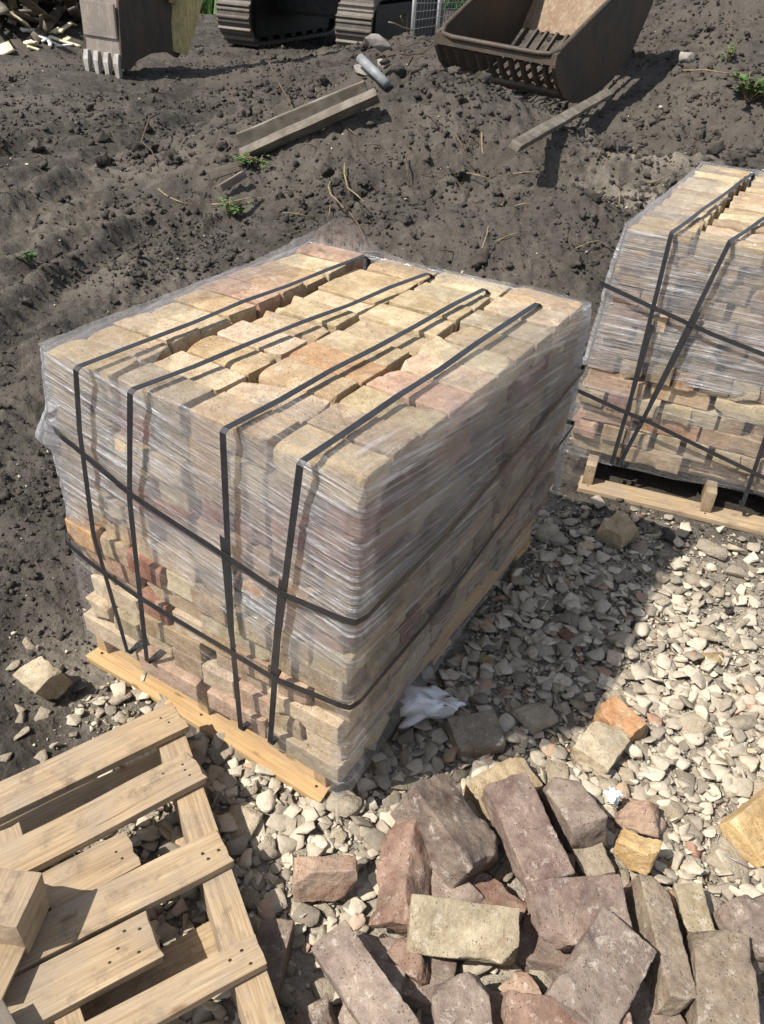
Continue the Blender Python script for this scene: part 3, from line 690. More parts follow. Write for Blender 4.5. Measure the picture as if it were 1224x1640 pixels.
def s2strap(pt, pb, back, mids, label): return vstrap(second, pt, pb, back, mids, label, G2, 3)
s2strap((1074, 380), (980, 742), (1206, 278), [(1045, 520), (1010, 640)], 'black upright strap nearest the outer corner of the second pallet')
s2strap((1168, 389), (993, 742), (1300, 300), [(1120, 500), (1040, 650)], 'black slanting strap crossing the front of the second pallet')
s2strap((1300, 440), (1188, 812), (1420, 340), [(1230, 690)], 'black strap low on the second pallet, mostly beyond the edge of view')
hstrap(second, [(961, 453), (1045, 492), (1140, 535), (1224, 568), (1330, 610)], None, 'upper black strap running level round the second brick pallet', G2)
hstrap(second, [(918, 622), (990, 655), (1040, 676), (1120, 715), (1224, 765), (1330, 815)], None, 'lower black strap running level round the second brick pallet', G2)
u2 = U2; w2 = unit(np.array([-U2[1], U2[0], 0]))
pallet('weathered pallet under the second strapped brick stack', tuple(un(921, 795, 0.004)+.03*np.array([0, 1.0, 0])), u2, w2, .90, 1.15, M['oak'], 70, inset=.12)

# ------------------------------------------------------------------ points on the ground the photograph shows
def ung(px, py, dz=0.0):
    d = cF + cR*(px-W0/2)/FPX - cU*(py-H0/2)/FPX; d = d/np.linalg.norm(d)
    t = np.geomspace(.8, 60, 1500); p = CAM+t[:, None]*d; below = p[:, 2] < ground(p[:, 0], p[:, 1])+dz
    i = int(np.argmax(below)) if below.any() else len(t)-1
    return p[i]
def plank_px(name, p0, p1, p3, z, Th, mat, seed, parent=None, nails=()):
    "a board whose upper face has the corners p0, p1 (along) and p3 (across), at the heights z"
    A = un(*p0, z[0]); x = un(*p1, z[1])-A; y = un(*p3, z[2])-A; L = np.linalg.norm(x); x = x/L; y = y-x*np.dot(x, y); Wd = np.linalg.norm(y); y = y/Wd
    up = np.cross(x, y)
    c = A+x*L/2+y*Wd/2
    if np.dot(up, CAM-c) < 0: up = -up; y = -y; flip = True
    c = c-up*Th/2
    if parent is not None: c = c-np.array(parent.location)
    return board(name, parent, c, x, y, np.cross(x, y), L, Wd, Th, mat, seed, nails)

# ------------------------------------------------------------------ the empty broken pallet
pal = empty('wooden_pallet', tuple(un(250, 1250, 0.0))); tag(pal, 'empty broken pallet of weathered boards lying beside the main stack', 'pallet', 'wooden pallets')
def pboard(name, p0, p1, p3, z, Th, seed, nails=(), mat='oak'):
    z = (z,)*3 if not isinstance(z, tuple) else z
    return plank_px(name, p0, p1, p3, z, Th, M[mat], seed, pal, nails)
ZD = .150
def nl(L, *uv): return [(-L/2+u, w) for u, w in uv]
B1 = pboard('deck_board', (274, 1123), (-150, 1321), (290, 1169), ZD, .020, 1)
B2 = pboard('deck_board', (302, 1203), (-110, 1409), (318, 1251), ZD+.001, .020, 2)
B3 = pboard('deck_board', (348, 1327), (-90, 1539), (366, 1382), ZD, .020, 3)
B4 = pboard('deck_board', (233, 1459), (-70, 1612), (247, 1537), ZD-.003, .020, 4)
B5 = pboard('deck_board', (407, 1496), (-20, 1716), (423, 1547), ZD+.001, .020, 5)
B6 = pboard('deck_board', (201, 1331), (60, 1402), (217, 1389), ZD-.021, .018, 6)
for o, spots in ((B1, [(.035, .01), (.045, -.012)]), (B2, [(.03, .018), (.032, .0), (.03, -.016), (.075, -.018)]), (B3, [(.02, .005), (.045, .012), (.05, -.004)]), (B4, [(.04, .02), (.07, -.005), (.05, -.03), (.025, -.02), (.09, .012)]), (B5, [(.03, .015), (.06, -.008), (.035, -.014)]), (B6, [(.03, .012), (.035, -.008)])):
    x0 = min(v.co.x for v in o.data.vertices); zt = max(v.co.z for v in o.data.vertices)
    for k, (u, w) in enumerate(spots):
        nv = [(x0+u, w, zt+.0012)]+[(x0+u+.0030*math.cos(t*math.pi/4), w+.0022*math.sin(t*math.pi/4), zt+.0008) for t in range(8)]
        nv += [(a, b, zt-.003) for a, b, _ in nv[1:]]
        link('nail', mesh_np('nail', np.array(nv), [(0, 1+t, 1+(t+1) % 8) for t in range(8)]+[(1+t, 9+t, 9+(t+1) % 8, 1+(t+1) % 8) for t in range(8)]), M['nail'], o)
pboard('stringer', (280, 1130), (500, 1760), (240, 1146), ZD-.0225, .095, 7)
pboard('stringer', (30, 1318), (190, 1800), (-8, 1333), ZD-.0235, .095, 8)
pboard('bottom_board', (372, 1455), (40, 1640), (388, 1505), .032, .018, 9)
pboard('bottom_board', (275, 1190), (-60, 1350), (292, 1235), .032, .018, 10)
tb = empty('timber_offcut', tuple(un(40, 1440, .2))); tag(tb, 'sawn timber offcut standing on the broken pallet, nail holes in its lit end', 'timber')
for nm, a in (('end_block', ((67, 1398), (27, 1483), (-60, 1390), (.262, .262, .262), .10, M['oak'], 21)), ('side_rail', ((84, 1424), (2, 1602), (50, 1402), (.185, .185, .20), .045, M['oak'], 22))):
    plank_px(nm, *a, parent=tb)
o = plank_px('wood_scrap', (2, 1598), (40, 1668), (-50, 1625), (.20, .20, .20), .03, M['greywood'], 23); tag(o, 'grey wood scrap at the corner below the timber offcut', 'wood')

# ------------------------------------------------------------------ loose bricks
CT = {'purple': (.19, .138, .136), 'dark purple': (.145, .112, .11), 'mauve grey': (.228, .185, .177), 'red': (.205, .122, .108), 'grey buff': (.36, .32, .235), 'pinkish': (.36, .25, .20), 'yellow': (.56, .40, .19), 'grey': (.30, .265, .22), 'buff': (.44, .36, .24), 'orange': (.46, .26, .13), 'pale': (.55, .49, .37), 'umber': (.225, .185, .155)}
def loose(p0, p1, p3, z, Th, tint, label, seed, cat='brick', chips=8, chip=.024, mat='old', name='loose_brick', warp=.0018, rad=.0026, maxw=.12, maxl=.24):
    A = un(*p0, z[0]); x = un(*p1, z[1])-A; y = un(*p3, z[2])-A; L = np.linalg.norm(x); x = x/L; y = y-x*np.dot(x, y); Wd = np.linalg.norm(y); y = y/Wd
    if Wd > L: x, y, L, Wd = y, x, Wd, L
    c = A+x*L/2+y*Wd/2; L, Wd = min(L, maxl), min(Wd, maxw); up = np.cross(x, y)
    if np.dot(up, CAM-c) < 0: y = -y; up = -up
    L *= 1.02; Wd *= 1.03; Th *= 1.06
    v, f = worn_box(L, Wd, Th, .0042, 500+seed, rad=rad, rough=.0034, chips=chips, chip=chip*(1.5 if seed % 3 == 0 else 1), warp=warp)
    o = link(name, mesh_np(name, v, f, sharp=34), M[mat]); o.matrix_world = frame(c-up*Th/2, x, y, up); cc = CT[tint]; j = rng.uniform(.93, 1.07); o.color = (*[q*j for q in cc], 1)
    return tag(o, label, cat, 'loose bricks heaped on the rubble')
LB = [
 ((722, 1234), (816, 1356), (664, 1268), (.135, .095, .185), .098, 'dark purple', 'dark purple brick with a rough broken flank, propped at top of the heap'),
 ((842, 1236), (921, 1398), (782, 1265), (.135, .120, .130), .062, 'purple', 'long purple brick flecked with white lime beside the propped dark brick'),
 ((915, 1234), (972, 1306), (876, 1266), (.095, .125, .095), .095, 'mauve grey', 'pinkish grey brick with yellow streaks tipped up behind the long purple brick'),
 ((666, 1296), (642, 1470), (617, 1318), (.135, .110, .075), .070, 'red', 'reddish purple brick standing on edge, its orange side towards the propped brick'),
 ((471, 1398), (573, 1394), (492, 1371), (.105, .105, .095), .075, 'pinkish', 'half brick with a rough pitted end, alone beside the broken pallet'),
 ((662, 1433), (832, 1455), (651, 1524), (.140, .140, .095), .062, 'grey buff', 'greyish buff brick with lichen blotches lying across middle of the heap'),
 ((858, 1408), (992, 1402), (912, 1512), (.160, .140, .120), .064, 'purple', 'purple brick with a chipped red end above the split slab'),
 ((969, 1452), (888, 1582), (1048, 1532), (.170, .185, .150), .066, 'mauve grey', 'broad mauve slab of brick split by a crack, spattered white'),
 ((1064, 1402), (1122, 1606), (1026, 1404), (.105, .115, .115), .090, 'umber', 'long brown brick with a purple flank, leaning right of the split slab'),
 ((1204, 1500), (1222, 1690), (1114, 1506), (.125, .120, .120), .080, 'umber', 'big rounded brown brick with an arched top at the heap edge'),
 ((817, 1588), (1012, 1618), (806, 1690), (.160, .150, .130), .064, 'red', 'purplish red brick lying lowest, below the split slab'),
 ((548, 1467), (682, 1650), (486, 1502), (.120, .145, .100), .090, 'mauve grey', 'long mauve brick lying slantwise below the pitted half brick'),
 ((778, 1552), (795, 1690), (690, 1543), (.125, .125, .115), .064, 'mauve grey', 'mauve grey brick with a broken white nick, below the lichened buff brick'),
 ((640, 1492), (696, 1552), (600, 1503), (.075, .075, .065), .060, 'red', 'dull red brick half buried between the slantwise and lichened bricks'),
 ((700, 1364), (778, 1440), (690, 1445), (.085, .065, .055), .060, 'mauve grey', 'grey brick wedged under the propped dark brick'),
 ((999, 1274), (1062, 1290), (994, 1325), (.085, .080, .045), .070, 'pinkish', 'small pinkish orange half brick behind the yellow half brick'),
 ((989, 1343), (1050, 1376), (1036, 1335), (.105, .105, .100), .066, 'yellow', 'yellow half brick with a grey worn top'),
 ((1174, 1313), (1266, 1238), (1236, 1376), (.085, .080, .040), .062, 'yellow', 'bright yellow brick lying alone on pale rubble at the picture edge'),
 ((1158, 1441), (1280, 1402), (1216, 1545), (.105, .105, .095), .064, 'mauve grey', 'flat mauve brick beyond the rounded brown brick'),
 ((1124, 1416), (1146, 1494), (1084, 1430), (.080, .075, .075), .062, 'grey buff', 'buff grey brick standing between the leaning brown and flat mauve bricks'),
 ((832, 1205), (743, 1251), (876, 1257), (.060, .060, .050), .055, 'buff', 'worn buff brick lying flat behind the long purple brick'),
 ((960, 1143), (921, 1194), (1015, 1176), (.065, .060, .055), .050, 'pale', 'cream brick bat coated in mortar at the tip of the shadow'),
 ((986, 1112), (1037, 1158), (962, 1142), (.075, .070, .065), .060, 'orange', 'orange brick bat touching the mortar coated cream one'),
 ((718, 1150), (790, 1137), (746, 1203), (.065, .065, .050), .055, 'grey', 'grey brick bat in the shade near the white paper'),
 ((989, 812), (1030, 831), (953, 837), (.125, .125, .120), .085, 'buff', 'lone buff brick bat on the ground before the second pallet'),
 ((20, 1081), (56, 1110), (58, 1046), (.075, .085, .105), .070, 'grey buff', 'buff brick lump half sunk in dark soil beside the broken pallet'),
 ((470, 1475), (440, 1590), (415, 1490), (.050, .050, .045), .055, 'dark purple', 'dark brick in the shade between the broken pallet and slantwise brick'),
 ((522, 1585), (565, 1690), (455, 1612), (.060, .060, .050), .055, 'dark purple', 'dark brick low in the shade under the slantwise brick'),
 ((940, 1300), (985, 1395), (900, 1320), (.050, .050, .045), .055, 'grey', 'flat grey brick lying low beneath the tipped pinkish grey brick'),
 ((1066, 1425), (1110, 1490), (1080, 1418), (.055, .050, .055), .050, 'orange', 'thin orange brown brick wedged behind the leaning brown brick'),
 ((770, 1395), (850, 1440), (745, 1440), (.060, .060, .050), .055, 'red', 'red brown brick showing between the purple and lichened bricks'),
 ((835, 1545), (880, 1600), (800, 1580), (.060, .060, .055), .055, 'pinkish', 'pinkish brick low in the gap below the chipped red end brick'),
 ((590, 1560), (640, 1660), (545, 1590), (.045, .045, .040), .050, 'grey', 'grey brick at ground level below the slantwise brick'),
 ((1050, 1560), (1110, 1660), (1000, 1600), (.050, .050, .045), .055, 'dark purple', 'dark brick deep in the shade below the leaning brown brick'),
]
for k, (p0, p1, p3, z, th, tint, lab) in enumerate(LB): loose(p0, p1, p3, z, th, tint, lab.replace(' at the picture edge', ', far from the heap').replace('leaning right of', 'leaning beside'), k)
o = loose((118, 1080), (108, 1112), (149, 1071), (.03, .03, .03), .018, 'grey', 'thin dark slate fragment lying on soil beside the buff brick lump', 60, 'slate', mat='charcoal', name='slate_fragment')

HEAP = np.array([un(*p, .03)[:2] for p in ((640, 1330), (760, 1290), (900, 1380), (1080, 1420), (1260, 1450), (1260, 1720), (430, 1720), (470, 1500), (560, 1480))])
FILL = [(640, 1560, .3), (740, 1500, 1.2), (870, 1520, .4), (960, 1640, 1.0), (1060, 1560, .2), (1090, 1640, .8), (1150, 1580, 1.5), (1220, 1560, .6), (590, 1640, 1.8), (740, 1640, .1), (880, 1440, 1.9), (820, 1440, .7), (1010, 1480, 1.3), (560, 1500, .9), (700, 1420, .2), (1180, 1500, 1.0), (840, 1650, .5), (660, 1480, 1.4)]
for k, (px, py, a) in enumerate(FILL[::2]):
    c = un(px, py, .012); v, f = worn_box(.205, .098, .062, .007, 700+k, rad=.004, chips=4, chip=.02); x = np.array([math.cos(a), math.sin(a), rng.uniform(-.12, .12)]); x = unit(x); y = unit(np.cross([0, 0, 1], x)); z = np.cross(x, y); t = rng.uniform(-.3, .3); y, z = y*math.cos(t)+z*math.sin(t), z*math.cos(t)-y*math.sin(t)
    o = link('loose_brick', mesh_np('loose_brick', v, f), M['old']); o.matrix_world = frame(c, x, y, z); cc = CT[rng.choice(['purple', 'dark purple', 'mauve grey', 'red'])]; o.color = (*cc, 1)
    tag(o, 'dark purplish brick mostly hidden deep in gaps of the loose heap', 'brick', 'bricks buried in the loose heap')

# ------------------------------------------------------------------ rubble
PAL3 = np.array([un(*p, .05)[:2] for p in ((255, 1150), (470, 1700), (-150, 1900), (-250, 1350))])
def inside(poly, x, y):
    r = np.zeros(np.shape(x), bool); n = len(poly)
    for a, b in zip(poly, np.roll(poly, -1, 0)):
        c = ((a[1] > y) != (b[1] > y)) & (x < (b[0]-a[0])*(y-a[1])/(b[1]-a[1]+1e-12)+a[0]); r ^= c
    return r
FOOT1 = np.array([(-.86, .03), (-.03, .03), (-.06, 1.2), (-.9, 1.1)]); FOOT2 = np.array([(-.2, 1.68), (.75, 1.9), (.6, 3.2), (-.3, 3.0)])
SHADE = np.array([(-.02, .03), (.355, .62), (.37, 1.75), (-.1, 1.3)])
CH = [chunk_mesh(900+k, n=rng.choice([7, 8, 9]), flat=rng.choice([.26, .36, .48]), sub=1, rough=.05) for k in range(18)]
CHM = []
for v, f in CH:
    me = mesh_np('rubble_chunk', v, f, smooth=False); me.materials.append(M['chunk']); CHM.append(me)
RT = [('pale mortar', (.51, .45, .36), 60), ('cream mortar', (.55, .475, .365), 20), ('grey mortar', (.40, .355, .29), 14), ('red brick', (.30, .175, .135), 1.4), ('yellow brick', (.48, .36, .2), 3)]
placed = []; heap = [un(*q[0], .05)[:2]*.25+un(*q[1], .05)[:2]*.5+un(*q[2], .05)[:2]*.25 for q in LB]
big = 0; tries = 0
while big < 262 and tries < 30000:
    tries += 1
    x, y = rng.uniform(-.62, 1.25), rng.uniform(-.62, 1.75); size = min(.165, max(.045, rng.lognormvariate(math.log(.076), .36)))
    m = float(rubble_mask(np.array([x]), np.array([y]))[0])
    if y > 1.25: m *= .3
    if x < -.1 and y < 0: m *= .7
    if rng.random() > m*1.1: continue
    xa, ya = np.array([x]), np.array([y])
    if inside(FOOT1, xa, ya)[0] or inside(FOOT2, xa, ya)[0]: continue
    if inside(PAL3, xa, ya)[0] and size > .045: continue
    if any((x-a)**2+(y-b)**2 < (.40*(size+c))**2 for a, b, c in placed): continue
    d = np.array([x, y, .03])-CAM; zc = d@cF; px, py = W0/2+FPX*(d@cR)/zc, H0/2-FPX*(d@cU)/zc
    if not (-40 < px < W0+40 and 700 < py < H0+40): continue
    placed.append((x, y, size)); big += 1
    kind, colr, _ = rng.choices(RT, [q[2] for q in RT])[0]
    o = link('rubble_chunk', rng.choice(CHM)); Rm = rand_rot(1, nrg, .28)[0]
    o.matrix_world = frame((x, y, gz(x, y)+size*.17), Rm[:, 0]*size*1.15, Rm[:, 1]*size*1.15, Rm[:, 2]*size*1.15)
    j = rng.uniform(.82, 1.12); o.color = (*[min(.75, q*j) for q in colr], 1)
    zone = 'in the shade of the main pallet' if inside(SHADE, xa, ya)[0] else ('in front of the main pallet' if y < .12 and x < .12 else ('between the shadow and the second pallet' if y > .75 else ('round the heap of loose bricks' if y < .35 else 'in the sun past the shadow tip')))
    tag(o, f"{kind} fragment among the rubble {zone}", 'rubble', f"{kind} rubble {zone}")
# scattered single pieces on the dark soil by the broken pallet
for k, (px, py, sz, kind) in enumerate([(195, 1122, .085, 'pale mortar'), (222, 1110, .05, 'pale mortar'), (155, 1122, .045, 'pale mortar'), (148, 1140, .03, 'pale mortar'), (68, 1147, .05, 'pale mortar'), (30, 1137, .05, 'pale mortar'), (32, 1180, .055, 'pale mortar'), (50, 1036, .06, 'cream mortar'), (22, 1068, .06, 'pale mortar'), (182, 1082, .045, 'grey mortar'), (215, 1070, .04, 'grey mortar'), (12, 1214, .05, 'pale mortar'), (65, 1215, .045, 'pale mortar'), (120, 1130, .03, 'pale mortar'), (35, 1152, .045, 'grey mortar'), (250, 1095, .05, 'pale mortar')]):
    p = ung(px, py); o = link('rubble_chunk', CHM[k % 18]); Rm = rand_rot(1, nrg, .3)[0]; o.matrix_world = frame(p+np.array([0, 0, sz*.15]), Rm[:, 0]*sz*1.2, Rm[:, 1]*sz*1.2, Rm[:, 2]*sz*1.2)
    c = dict((q[0], q[1]) for q in RT)[kind]; o.color = (*c, 1); tag(o, f"{kind} fragment on dark soil beside the broken pallet", 'rubble', f"{kind} pieces on the dark soil")
# the countless rest
SM = [chunk_mesh(1300+k, n=8, flat=.5) for k in range(10)]; SM2 = [chunk_mesh(1400+k, n=11, flat=.42, sub=1, rough=.05) for k in range(8)]
def fines(n, lo, hi, protos, ymax, over, thin):
    x = nrg.uniform(-.75, 1.35, n*3); y = nrg.uniform(-.7, 1.95, n*3); m = rubble_mask(x, y)
    m = np.where(y > 1.2, m*thin, m); keep = (nrg.random(n*3) < m+.03*(y < .3)) & ~inside(FOOT2, x, y) & ~(inside(FOOT1, x, y) & (nrg.random(n*3) < .8)) & ~(inside(HEAP, x, y) & (nrg.random(n*3) < .75))
    x, y = x[keep][:n], y[keep][:n]; n = len(x); size = np.clip(nrg.lognormal(math.log(lo), .45, n), lo*.4, hi)
    z = ground(x, y)+size*nrg.uniform(.05, over, n); A = rand_rot(n, nrg, .5)*size[:, None, None]
    w = nrg.integers(0, len(protos), n); V, Fq = merge(protos, w, A, np.stack([x, y, z], -1))
    tone = np.concatenate([np.repeat(nrg.random((w == k).sum()), len(protos[k][0])) for k in range(len(protos)) if (w == k).any()])
    return V, Fq, tone
a = fines(6200, .043, .072, SM2, 2, .36, .3); b = fines(26000, .012, .028, SM, 2, .3, .6)
V = np.concatenate([a[0], b[0]]); Fq = np.concatenate([a[1], b[1]+len(a[0])])
me = mesh_np('rubble_bits', V, Fq, smooth=False); at_ = me.attributes.new('tone', 'FLOAT', 'POINT'); at_.data.foreach_set('value', np.concatenate([a[2], b[2]]).astype(np.float32))
tag(link('rubble_bits', me, M['gravel']), 'small pale bits of crushed mortar and brick covering the ground', 'rubble', kind='stuff')

# soil clods and grit
def clods(n, lo, hi, rmin, rmax, protos, k=.35):
    r = np.exp(nrg.uniform(math.log(rmin), math.log(rmax), n)); t = YAW+nrg.uniform(-.62, .62, n)
    x = CAM[0]+r*np.sin(t); y = CAM[1]+r*np.cos(t); rb = rubble_mask(x, y); mound = np.clip(broad(x, y)*2.5, 0, 1)
    lump = sstep(-.15, .35, fbm(np.stack([x, y], -1)*1.3, 3, 91))
    keep = (nrg.random(n) < (1-.8*rb)*(.18+.64*lump+.2*mound)) & ~inside(FOOT1, x, y) & ~inside(FOOT2, x, y)
    x, y, r = x[keep], y[keep], r[keep]; n = len(x); size = np.clip(nrg.lognormal(math.log(lo), .55, n), lo*.35, hi)*np.clip(r/3.5, .8, 2.0)
    A = rand_rot(n, nrg, .8)*size[:, None, None]; z = ground(x, y)+size*nrg.uniform(-.02, .30, n)
    return merge(protos, nrg.integers(0, len(protos), n), A, np.stack([x, y, z], -1))
CL = [chunk_mesh(1500+k, n=12, flat=.8) for k in range(10)]; CL2 = [chunk_mesh(1600+k, n=14, flat=.75, sub=2, rough=.26) for k in range(8)]
a = clods(130000, .0125, .05, 1.6, 30, CL); b = clods(2200, .040, .11, 1.9, 20, CL2)
me = mesh_np('soil_clods', np.concatenate([a[0], b[0]]), np.concatenate([a[1], b[1]+len(a[0])]), smooth=False)
tag(link('soil_clods', me, M['clod']), 'loose dark soil clods strewn over the ground', 'soil', kind='stuff')
# pale grit in the soil
r = np.exp(nrg.uniform(math.log(1.7), math.log(12), 2600)); t = YAW+nrg.uniform(-.6, .6, 2600); x = CAM[0]+r*np.sin(t); y = CAM[1]+r*np.cos(t)
keep = ~inside(FOOT1, x, y) & ~inside(FOOT2, x, y) & (nrg.random(2600) < .35+.65*sstep(-1.6, .2, x)); x, y, r = x[keep], y[keep], r[keep]
size = np.clip(nrg.lognormal(math.log(.009), .5, len(x)), .004, .035)*np.clip(r/4, .8, 2); w = nrg.integers(0, len(SM), len(x))
V, Fq = merge(SM, w, rand_rot(len(x), nrg, .6)*size[:, None, None], np.stack([x, y, ground(x, y)+size*.25], -1))
me = mesh_np('pale_grit', V, Fq, smooth=False); at_ = me.attributes.new('tone', 'FLOAT', 'POINT'); at_.data.foreach_set('value', nrg.uniform(.2, .95, len(V)).astype(np.float32))
tag(link('pale_grit', me, M['gravel']), 'pale grit scattered through the dark soil', 'grit', kind='stuff')

# ------------------------------------------------------------------ old beams and planks on the soil mound
def tagp(o, label, cat='timber', group=None): return tag(o, label, cat, group)
def zs(*pp): return tuple(float(ung(px, py)[2]) for px, py in pp)
def plank_on(name, p0, p1, p3, dz, Th, mat, seed, label, group=None):
    z = zs(p0, p1, p3); o = plank_px(name, p0, p1, p3, (z[0]+dz[0], z[1]+dz[1], z[2]+dz[2]), Th, M[mat], seed); return tag(o, label, 'timber', group)
zb = gz(*ung(385, 262)[:2]); ze = gz(*ung(590, 150)[:2])
GT = 'old timbers on the soil mound'
o = plank_px('timber_beam', (378, 216), (583, 130), (380, 243), (zb+.15, ze+.12, zb+.035), .05, M['greywood'], 31); tag(o, 'long grey beam lying on edge on the soil mound, uppermost of the old timbers', 'timber', GT)
o = plank_px('timber_beam', (386, 250), (604, 152), (391, 262), (zb+.045, ze+.05, zb-.02), .06, M['greywood'], 32); tag(o, 'second old beam, half buried just below the long grey beam', 'timber', GT)
o = plank_px('timber_board', (334, 272), (380, 257), (344, 286), (zb+.05, zb+.10, zb+.0), .03, M['greywood'], 33); tag(o, 'short broken board end poking from soil before the long grey beam', 'timber', GT)
o = plank_px('timber_board', (352, 296), (392, 272), (360, 306), (zb+.03, zb+.08, zb-.01), .04, M['plankdark'], 34); tag(o, 'dark rotten stub of wood beneath the broken board end', 'timber', GT)
zl = gz(*ung(826, 240)[:2]); zf = gz(*ung(978, 152)[:2])
o = plank_px('timber_plank', (820, 224), (972, 141), (829, 238), (zl+.14, zf+.20, zl+.11), .045, M['greywood'], 35); tag(o, 'weathered plank leaning against the slotted steel bucket', 'timber')

# ------------------------------------------------------------------ slotted (skeleton) bucket
def skeleton_bucket():
    gx = np.array([-2.36, 6.34, .90]); X = unit(np.array([1.2, -.16, -.03])); Y = unit(np.array([.14, 1.0, .0])); Wb = 1.28
    root = empty('slotted_bucket', tuple(gx)); tag(root, 'rusty slotted digger bucket lying open side up on the soil mound', 'digger bucket')
    Y = unit(Y-X*np.dot(X, Y)); Z = np.cross(X, Y); t_ = math.radians(9); Y, Z = Y*math.cos(t_)+Z*math.sin(t_), Z*math.cos(t_)-Y*math.sin(t_); mw = frame((0, 0, 0), X, Y, Z)
    prof = [(0, 0), (-.01, -.10), (.05, -.24), (.16, -.37), (.34, -.47), (.60, -.50), (.92, -.42), (1.20, -.22), (1.40, .08), (1.50, .42), (1.42, .50), (1.30, .44)]
    prof = [(y*1.15, z) for y, z in prof]
    def plate(x0, x1):
        n = len(prof); V = [(x0, y, z) for y, z in prof]+[(x1, y, z) for y, z in prof]
        return V, [tuple(range(n))[::-1], tuple(range(n, 2*n))]+[(i, (i+1) % n, n+(i+1) % n, n+i) for i in range(n)]
    for x0 in (-.035, -Wb): link('side_plate', mesh_np('side_plate', *plate(x0, x0+.035), smooth=False), M['darksteel'], root, mw)
    # lip: a thick rounded rim along the front and both top edges
    rim = [(-Wb+.02, 1.48, .46), (-Wb+.02, .60, .20), (-Wb+.02, .12, .03), (-Wb+.07, .02, -.005), (-Wb+.2, -.005, -.012), (-.2, -.005, -.012), (-.07, .0, -.004), (-.018, .06, .02), (-.018, .5, .16), (-.018, 1.48, .46)]
    v, f = tube(rim, .022, 8); v = [(a, b, c*1.0+.0) for a, b, c in v]; link('cutting_lip', mesh_np('cutting_lip', v, f), M['darksteel'], root, mw)
    lip = [(-Wb, .0, 0), (0, .0, 0), (0, -.012, -.085), (-Wb, -.012, -.085), (-Wb, .03, 0), (0, .03, 0), (0, .018, -.085), (-Wb, .018, -.085)]
    link('lip_plate', mesh_np('lip_plate', lip, [(0, 1, 2, 3), (7, 6, 5, 4), (4, 5, 1, 0), (3, 2, 6, 7)], smooth=False), M['darksteel'], root, mw)
    # bars following the belly, and two cross bars
    nb = 11
    for i in range(1, nb):
        x = -Wb*i/nb; V, Fq = [], []; pts = prof[1:8]
        for (y, z) in pts:
            n_ = unit(np.array([y-.7, z-.25])); 
            for sx, sn in ((-1, 0), (1, 0), (1, 1), (-1, 1)): V.append((x+sx*.013, y-n_[0]*sn*.045, z-n_[1]*sn*.045))
        for a in range(len(pts)-1):
            for b in range(4): Fq.append((a*4+b, a*4+(b+1) % 4, (a+1)*4+(b+1) % 4, (a+1)*4+b))
        link('belly_bar', mesh_np('belly_bar', V, Fq, smooth=False), M['darksteel'], root, mw)
    for (y, z) in ((.14, -.33), (.62, -.475), (1.0, -.36)):
        v, f = tube([(-Wb+.02, y, z), (-.02, y, z)], .026, 8); link('cross_bar', mesh_np('cross_bar', v, f), M['darksteel'], root, mw)
    bk = [p for p in prof[7:11]]; V, Fq = [], []
    for y, z in bk: V += [(-Wb+.01, y-.012, z), (-.01, y-.012, z), (-.01, y+.012, z), (-Wb+.01, y+.012, z)]
    for a in range(len(bk)-1):
        for b in range(4): Fq.append((a*4+b, a*4+(b+1) % 4, (a+1)*4+(b+1) % 4, (a+1)*4+b))
    Fq += [(0, 1, 2, 3), tuple(len(V)-4+q for q in (3, 2, 1, 0))]
    link('back_wall', mesh_np('back_wall', V, Fq, smooth=False), M['rustwall'], root, mw)
M['rustwall'] = mat_steel('rusty_worn_wall', (.22, .165, .115), (.18, .115, .07), .7)
skeleton_bucket()

